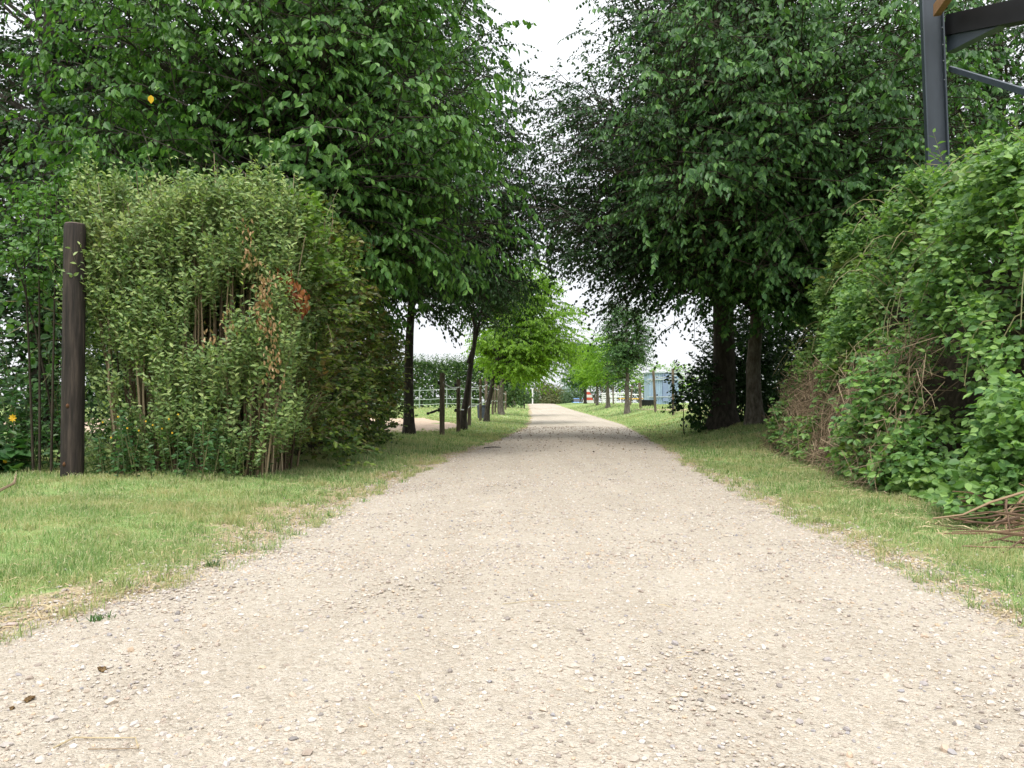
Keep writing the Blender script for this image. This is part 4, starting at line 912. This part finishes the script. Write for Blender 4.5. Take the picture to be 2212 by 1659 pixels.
jump('horse jump with white and yellow poles left of the metal gate', 1340, 1385, 870.5, (1.0, .5), ('white', 'yellow'))
c = hit(1316, 872, 112); root = thing('jump_filler', 'white slatted jump filler beside the brown trunked young tree', 'jump filler', c)
for i in range(5):
    m = MB(); box(m, c + V3(0, 0, .2 + i * .22), (1.7, .08, .14)); part('slat', m, M['white'], root)
for dx in (-.7, .7):
    m = MB(); box(m, c + V3(dx, .06, .6), (.1, .05, 1.2)); part('upright', m, M['white'], root)
# striped red and white jump wing
c = hit(1271, 870.5, 115); root = thing('jump_wing', 'red and white triangular jump wing beside the blue car', 'jump wing', c)
W2, H2 = 26 / F * c[1] / 2, 30 / F * c[1]
def wx(t): return W2 * (1 - t * .78)
for i in range(5):
    t0, t1 = i / 5, (i + 1) / 5 - .004; m = MB(); V = []
    for yy in (-.04, .04): V += [(-wx(t0) * .9 - .05, yy, t0 * H2), (wx(t0), yy, t0 * H2), (wx(t1) - .2 * t1, yy, t1 * H2), (-wx(t1) * .9 - .05, yy, t1 * H2)]
    m.add(np.array(V) + c, np.array([(0, 1, 2, 3), (7, 6, 5, 4), (0, 4, 5, 1), (1, 5, 6, 2), (2, 6, 7, 3), (3, 7, 4, 0)]))
    part('stripe', m, M['red' if i % 2 else 'white'], root)
# parked car, mostly hidden
c = hit(1249, 869.5, 118); root = thing('parked_car', 'light blue car parked at the far end behind the dark trunk', 'car', c)
m = MB()
prof = np.array([(-2.0, .25), (-2.05, .62), (-1.9, .82), (-1.0, .92), (1.55, .95), (2.0, .85), (2.1, .5), (2.05, .25)])
def extrude(mb, prof, w, wt=None):
    n = len(prof); V = []
    for s in (-1, 1):
        for x, z in prof: V.append((s * w / 2, x, z))
    V = np.array(V) + c; i = np.arange(n); j = (i + 1) % n
    mb.add(V, np.stack([i, j, j + n, i + n], -1)); mb.f.append((np.array([i[::-1]]) + mb.n - 2 * n, 0)); mb.f.append((np.array([i + n]) + mb.n - 2 * n, 0))
extrude(m, prof, 1.75); part('body', m, M['car_blue'], root)
m = MB(); extrude(m, np.array([(-1.05, .925), (-.3, 1.42), (1.0, 1.45), (1.7, .955)]), 1.5); part('windows', m, M['glass'], root)
m = MB(); extrude(m, np.array([(-.32, 1.425), (-.2, 1.48), (.95, 1.5), (1.03, 1.455)]), 1.46); part('roof', m, M['car_blue'], root)
for sx in (-.8, .8):
    for sy in (-1.3, 1.3):
        m = MB(); tubes(m, np.array([c + V3(sx - .1, sy, .32), c + V3(sx + .1, sy, .32)]), np.full(2, .32), 14, True); w_ = part('wheel', m, M['tyre'], root)
        m = MB(); tubes(m, np.array([c + V3(sx - .105, sy, .32), c + V3(sx + .105, sy, .32)]), np.full(2, .18), 10, True); part('rim', m, M['galv'], root, parent=w_)
for sx in (-.62, .62):
    m = MB(); box(m, c + V3(sx, -2.04, .66), (.34, .06, .16)); part('headlight', m, M['white'], root)
# white pole with a short arm
c = hit(1150.5, 872.6, 118); root = thing('white_pole', 'slim white pole with a short arm at the far left of the path end', 'pole', c); hp = 33 / F * c[1]
m = MB(); lathe(m, c, [(.08, -.1), (.07, hp), (.001, hp + .02)], 8); part('shaft', m, M['white'], root)
m = MB(); bar(m, c + V3(.02, 0, hp), c + V3(-.5, 0, hp + .02), .09, .09); part('arm', m, M['white'], root)

# far trees beyond the crest
def far_tree(label, px, top, wpx, Y, mat, leaf, n=420):
    X = (px - 1106) / F * Y; zt = at(px, top, Y)[2]; b = gp(X, Y); hgt = zt - b[2]; w = wpx / F * Y / 2
    make_tree('far_tree', label, b, hgt * .85, .2, [((X, Y, b[2] + hgt * .52), (w, w, hgt * .5)), ((X + w * .2, Y, b[2] + hgt * .3), (w * .9, w, hgt * .3))], 45, leaf, mat, 'bark', ns=8, nsh=4, m=6, twigs=False, simple=True, shoot=leaf * 4, group='trees beyond the end of the path', zmin=.1)
far_tree('dark green tree far off left of the path end', 1125, 828, 48, 118, 'far_leaf', .32)
far_tree('dark green tree far off, lower and nearer the hedge end', 1098, 838, 50, 110, 'far_leaf', .32)
far_tree('olive brown bushy tree straight beyond the path end', 1172, 827, 62, 125, 'olive_leaf', .32)
far_tree('brownish lower bushy tree right of the olive one', 1196, 836, 40, 130, 'olive_leaf', .32)
far_tree('dark low bush at the right side of the path end', 1240, 848, 44, 122, 'far_leaf', .3)
far_tree('pale blue green distant tree in the gap, right one', 1232, 832, 26, 260, 'hazed_leaf', .6)
far_tree('pale blue green distant tree in the gap, lower left one', 1215, 838, 26, 250, 'hazed_leaf', .6)
far_tree('pale grey green low tree standing in front of the distant pair', 1214, 851, 40, 190, 'hazed_leaf', .5)
mb = MB(); n = 9000
an = rng.uniform(0, 2 * pi, n); rr = rng.uniform(300, 330, n)
X = np.sin(an) * rr; Y = np.cos(an) * rr + 20; hh = 9 + 4 * np.sin(an * 23) + 3 * np.sin(an * 57)
keep = ~((np.abs(an - .1) < .16)); X, Y, hh = X[keep], Y[keep], hh[keep]; n = len(X)
leaves(mb, np.stack([X, Y, g(X, np.clip(Y, -20, 300)) - 1.5 + hh * .45 * rng.random(n)], -1), V3(0, 0, .3) + rnd((n, 3), .8), V3(0, 0, 0) + np.stack([-X / 300, -Y / 300, np.full(n, .5)], -1), rng.uniform(2, 4.5, n), .8)
tag(link('far_wood', mb.mesh('far_wood', M['far_leaf'])), kind='stuff', label='low dark far wood along the horizon', cat='wood')

# ------------------------------------------------------------------ steel frame at the right
Y0 = 8.0; hv = .198; wv = .155
cx = (2034 - 1106) / F * Y0; base = gp(cx + .07, Y0)
root = thing('steel_frame', 'slate blue steel column and rafter coloured black with painted shade, standing in the brambles at the top right', 'steel frame', base)
tb = V3(cx - .05, Y0, 5.4)
def lerp(z): t = (z - base[2]) / (tb[2] - base[2]); return base * (1 - t) + tb * t
ax = nrm(V3(1, -.34, 0)); ay = V3(-ax[1], ax[0], 0)
def iprof(name, off0, size0, mat):
    m = MB(); V = []
    for z in (base[2] - .1, tb[2]):
        c0 = lerp(z); c0 = V3(c0[0], c0[1], z)
        for x, y in ((-1, -1), (1, -1), (1, 1), (-1, 1)): V.append(c0 + ax * (off0[0] + x * size0[0] / 2) + ay * (off0[1] + y * size0[1] / 2))
    m.add(np.array(V), np.array([(0, 3, 2, 1), (4, 5, 6, 7), (0, 1, 5, 4), (1, 2, 6, 5), (2, 3, 7, 6), (3, 0, 4, 7)])); return part(name, m, M[mat], root)
iprof('flange', (-hv / 2 + .006, 0), (.014, wv), 'steel'); iprof('flange', (hv / 2 - .006, 0), (.014, wv), 'steel'); iprof('web', (0, .02), (hv - .028, .012), 'steel')
# rafter runs right and towards the viewer, with a haunch under it
r0 = at(2052, 56, Y0); r1 = r0 + (at(2230, 20, 7.1) - r0) * 4
m = MB(); bar(m, r0, r1, .15, .21); part('rafter', m, M['shaded_steel'], root)
dr = nrm(r1 - r0); m = MB(); sd = nrm(np.cross(dr, V3(0, 0, 1)))
V = []
for s in (-.05, .05):
    V += [r0 + sd * s + V3(0, 0, -.11), r0 + sd * s + V3(0, 0, -.29), r0 + dr * .66 + sd * s + V3(0, 0, -.11)]
m.add(np.array(V), np.array([(0, 1, 4, 3), (1, 2, 5, 4), (2, 0, 3, 5)])); m.f.append((np.array([(0, 2, 1), (3, 4, 5)]) + m.n - 6, 0)); part('haunch', m, M['steel'], root)
for z in (3.55, 3.72, 3.35, 3.9): 
    for yv in (-.06,): 
        m = MB(); q = lerp(z + .75) + ax * (hv / 2 - .013) + ay * yv; tubes(m, np.array([q - ax * .012, q]), np.full(2, .012), 6, True); part('bolt', m, M['steel'], root)
a = at(2052, 148, Y0 - .02); b_ = at(2300, 225, 5.6); m = MB(); bar(m, a, b_, .03, .05); part('brace', m, M['steel'], root)
m = MB(); a = at(2012, 28, Y0 - .12); bar(m, at(2024, 22, Y0 - .13), at(2075, -50, Y0 - .9), .07, .12); part('purlin', m, M['timber'], root)

# ------------------------------------------------------------------ small things on the ground
def clod(label, px, py, s, name='dung_clod', cat='clod', mat='dung'):
    p = hit(px, py); p[2] = float(pz(p[0], p[1])); m = MB()
    k = 7; stones(m, p[0] + rnd(k, s * .5), p[1] + rnd(k, s * .5), p[2] + np.abs(rnd(k, s * .3)) + s * .2, s * rng.uniform(.4, .8, k))
    single(name, m, M[mat], label, cat, p)
clod('small brown dung clod on the gravel at the lower left', 222, 1470, .011)
clod('dark dung clod beside a white pebble near the bottom left corner', 64, 1532, .011)
clod('dark clod at the left edge above the bottom corner', 25, 1552, .006)
def lying(name, label, cat, pts, r, mat, zoff=.006):
    P = np.array([hit(*p) for p in pts]); P[:, 2] = pz(P[:, 0], P[:, 1]) + zoff; m = MB()
    tubes(m, P, np.full(len(P), r) * np.linspace(1, .6, len(P)), 5, True); single(name, m, M[mat], label, cat, P[0])
lying('wood_piece', 'bleached splinter of wood on the grass edge at the far left', 'wood', ((-20, 1368), (15, 1364), (50, 1358)), .009, 'dead_wood', .008)
lying('straw_stalk', 'long bent tan straw stalk lying at the bottom left', 'straw', ((115, 1641), (160, 1630), (205, 1626), (245, 1618), (272, 1615), (286, 1622), (292, 1634), (298, 1648)), .0019, 'straw', .006)
lying('straw_stalk', 'brown curved stalk at the bottom edge below the bent straw', 'straw', ((190, 1657), (215, 1652), (240, 1650), (265, 1652), (300, 1655)), .0014, 'dry_stem', .005)
lying('twig', 'dark twig lying across the path below the paddock posts', 'twig', ((1046, 970), (1062, 968.5), (1082, 969.5)), .011, 'bark', .008)
lying('twig', 'thin pale stem lying in the middle of the near path', 'twig', ((1085, 1332), (1150, 1325), (1240, 1328)), .0012, 'straw', .004)
lying('twig', 'thin grey twig on the path near the right grass edge', 'twig', ((1845, 1170), (1868, 1152)), .006, 'dead_wood', .01)
lying('bent_stick', 'bent tan stick poking out of the grass at the far left', 'stick', ((-15, 1085), (30, 1060), (35, 1040)), .012, 'dry_stem', .05)
def tuft(label, px, py, h, n, mat='grass'):
    p = hit(px, py); m = MB()
    blades(m, p[0] + rnd(n, .018), p[1] + rnd(n, .018), np.full(n, float(pz(p[0], p[1]))), h * rng.uniform(.5, 1.2, n), rng.uniform(.003, .005, n), .75)
    single('grass_tuft', m, M[mat], label, 'grass tuft', p, group='loose tufts at the path edge')
tuft('spiky grass tuft alone on the bare left edge', 260, 1278, .09, 55)
tuft('small dark green tuft on the gravel edge, farther from the camera', 457, 1228, .045, 50, 'weed')
tuft('flat grey green tuft on the gravel at the left', 215, 1352, .03, 50, 'weed')
tuft('low light green tuft right of the spiky one', 345, 1262, .05, 45)
tuft('green tuft at the verge corner where grass meets gravel', 730, 1075, .06, 50)

GRP = {'oak_tree': 'dark oaks behind the leafier trees', 'hornbeam_tree': 'leafy trees along both sides of the path', 'small_tree': 'small trees far down the path',
       'elder_shrub': 'dark undergrowth below the right trees', 'wild_shrub': 'wild shrubs away from the path', 'twig': 'twigs lying on the path', 'straw_stalk': 'straw stalks on the gravel',
       'dung_clod': 'clods on the gravel', 'field_hedge': 'field hedges behind the paddocks'}
for o in list(sc.objects):
    k = o.name.split('.')[0]
    if o.parent is None and k in GRP and 'group' not in o: o['group'] = GRP[k]
# ------------------------------------------------------------------ light, sky, camera
SUN_EL, SUN_AZ = radians(64), radians(192)    # azimuth measured from +Y clockwise: high, behind the camera
w = bpy.data.worlds.new('World'); sc.world = w; w.use_nodes = True
nt = w.node_tree; nt.nodes.clear()
out = nt.nodes.new('ShaderNodeOutputWorld'); bg = nt.nodes.new('ShaderNodeBackground')
sky = nt.nodes.new('ShaderNodeTexSky'); sky.sky_type = 'NISHITA'; sky.sun_disc = False
sky.sun_elevation = SUN_EL; sky.sun_rotation = SUN_AZ; sky.air_density = 1; sky.dust_density = 4; sky.ozone_density = 1
tc = nt.nodes.new('ShaderNodeTexCoord')
sep = nt.nodes.new('ShaderNodeSeparateXYZ'); nt.links.new(tc.outputs['Generated'], sep.inputs[0])
n1 = noise(nt, 2.2, 5, tc.outputs['Generated'])
cloud = ramp(nt, [(.3, (7.2, 7.4, 7.7)), (.7, (9.2, 9.3, 9.4))], n1)     # even bright overcast layer
c = mix(nt, sky.outputs[0], cloud, .85)
gr = ramp(nt, [(0, (.86, .86, .87)), (.3, (.98, .98, .98)), (1, (1.9, 1.9, 1.9))], sep.outputs[2])
c = mix(nt, c, gr, 1.0, 'MULTIPLY')
nt.links.new(c, bg.inputs['Color']); bg.inputs['Strength'].default_value = .08
nt.links.new(bg.outputs[0], out.inputs[0])

sl = bpy.data.lights.new('sun', 'SUN'); sl.energy = 1.5; sl.angle = radians(25); sl.color = (1, .96, .9)
so = bpy.data.objects.new('sun', sl); COL.objects.link(so)
from mathutils import Vector
sd = Vector((sin(SUN_AZ) * cos(SUN_EL), cos(SUN_AZ) * cos(SUN_EL), sin(SUN_EL)))
so.rotation_euler = sd.to_track_quat('Z', 'Y').to_euler(); so.location = (0, -10, 30)

cd = bpy.data.cameras.new('camera'); co = bpy.data.objects.new('camera', cd); COL.objects.link(co)
co.location = (0, 0, CAMZ); co.rotation_euler = (radians(90) + PITCH, 0, 0)
cd.sensor_width = 36; cd.lens = 36 * F / 2212; cd.clip_end = 2000; cd.clip_start = .05
sc.camera = co
vs = sc.view_settings; vs.view_transform = 'Standard'; vs.look = 'None'; vs.exposure = 1.08; vs.gamma = 1
cy = sc.cycles; cy.max_bounces = 6; cy.diffuse_bounces = 2; cy.glossy_bounces = 2; cy.transmission_bounces = 4; cy.transparent_max_bounces = 4
cy.use_adaptive_sampling = True; cy.adaptive_threshold = .02
cy.use_denoising = True
try: cy.denoiser = 'OPENIMAGEDENOISE'
except Exception: pass
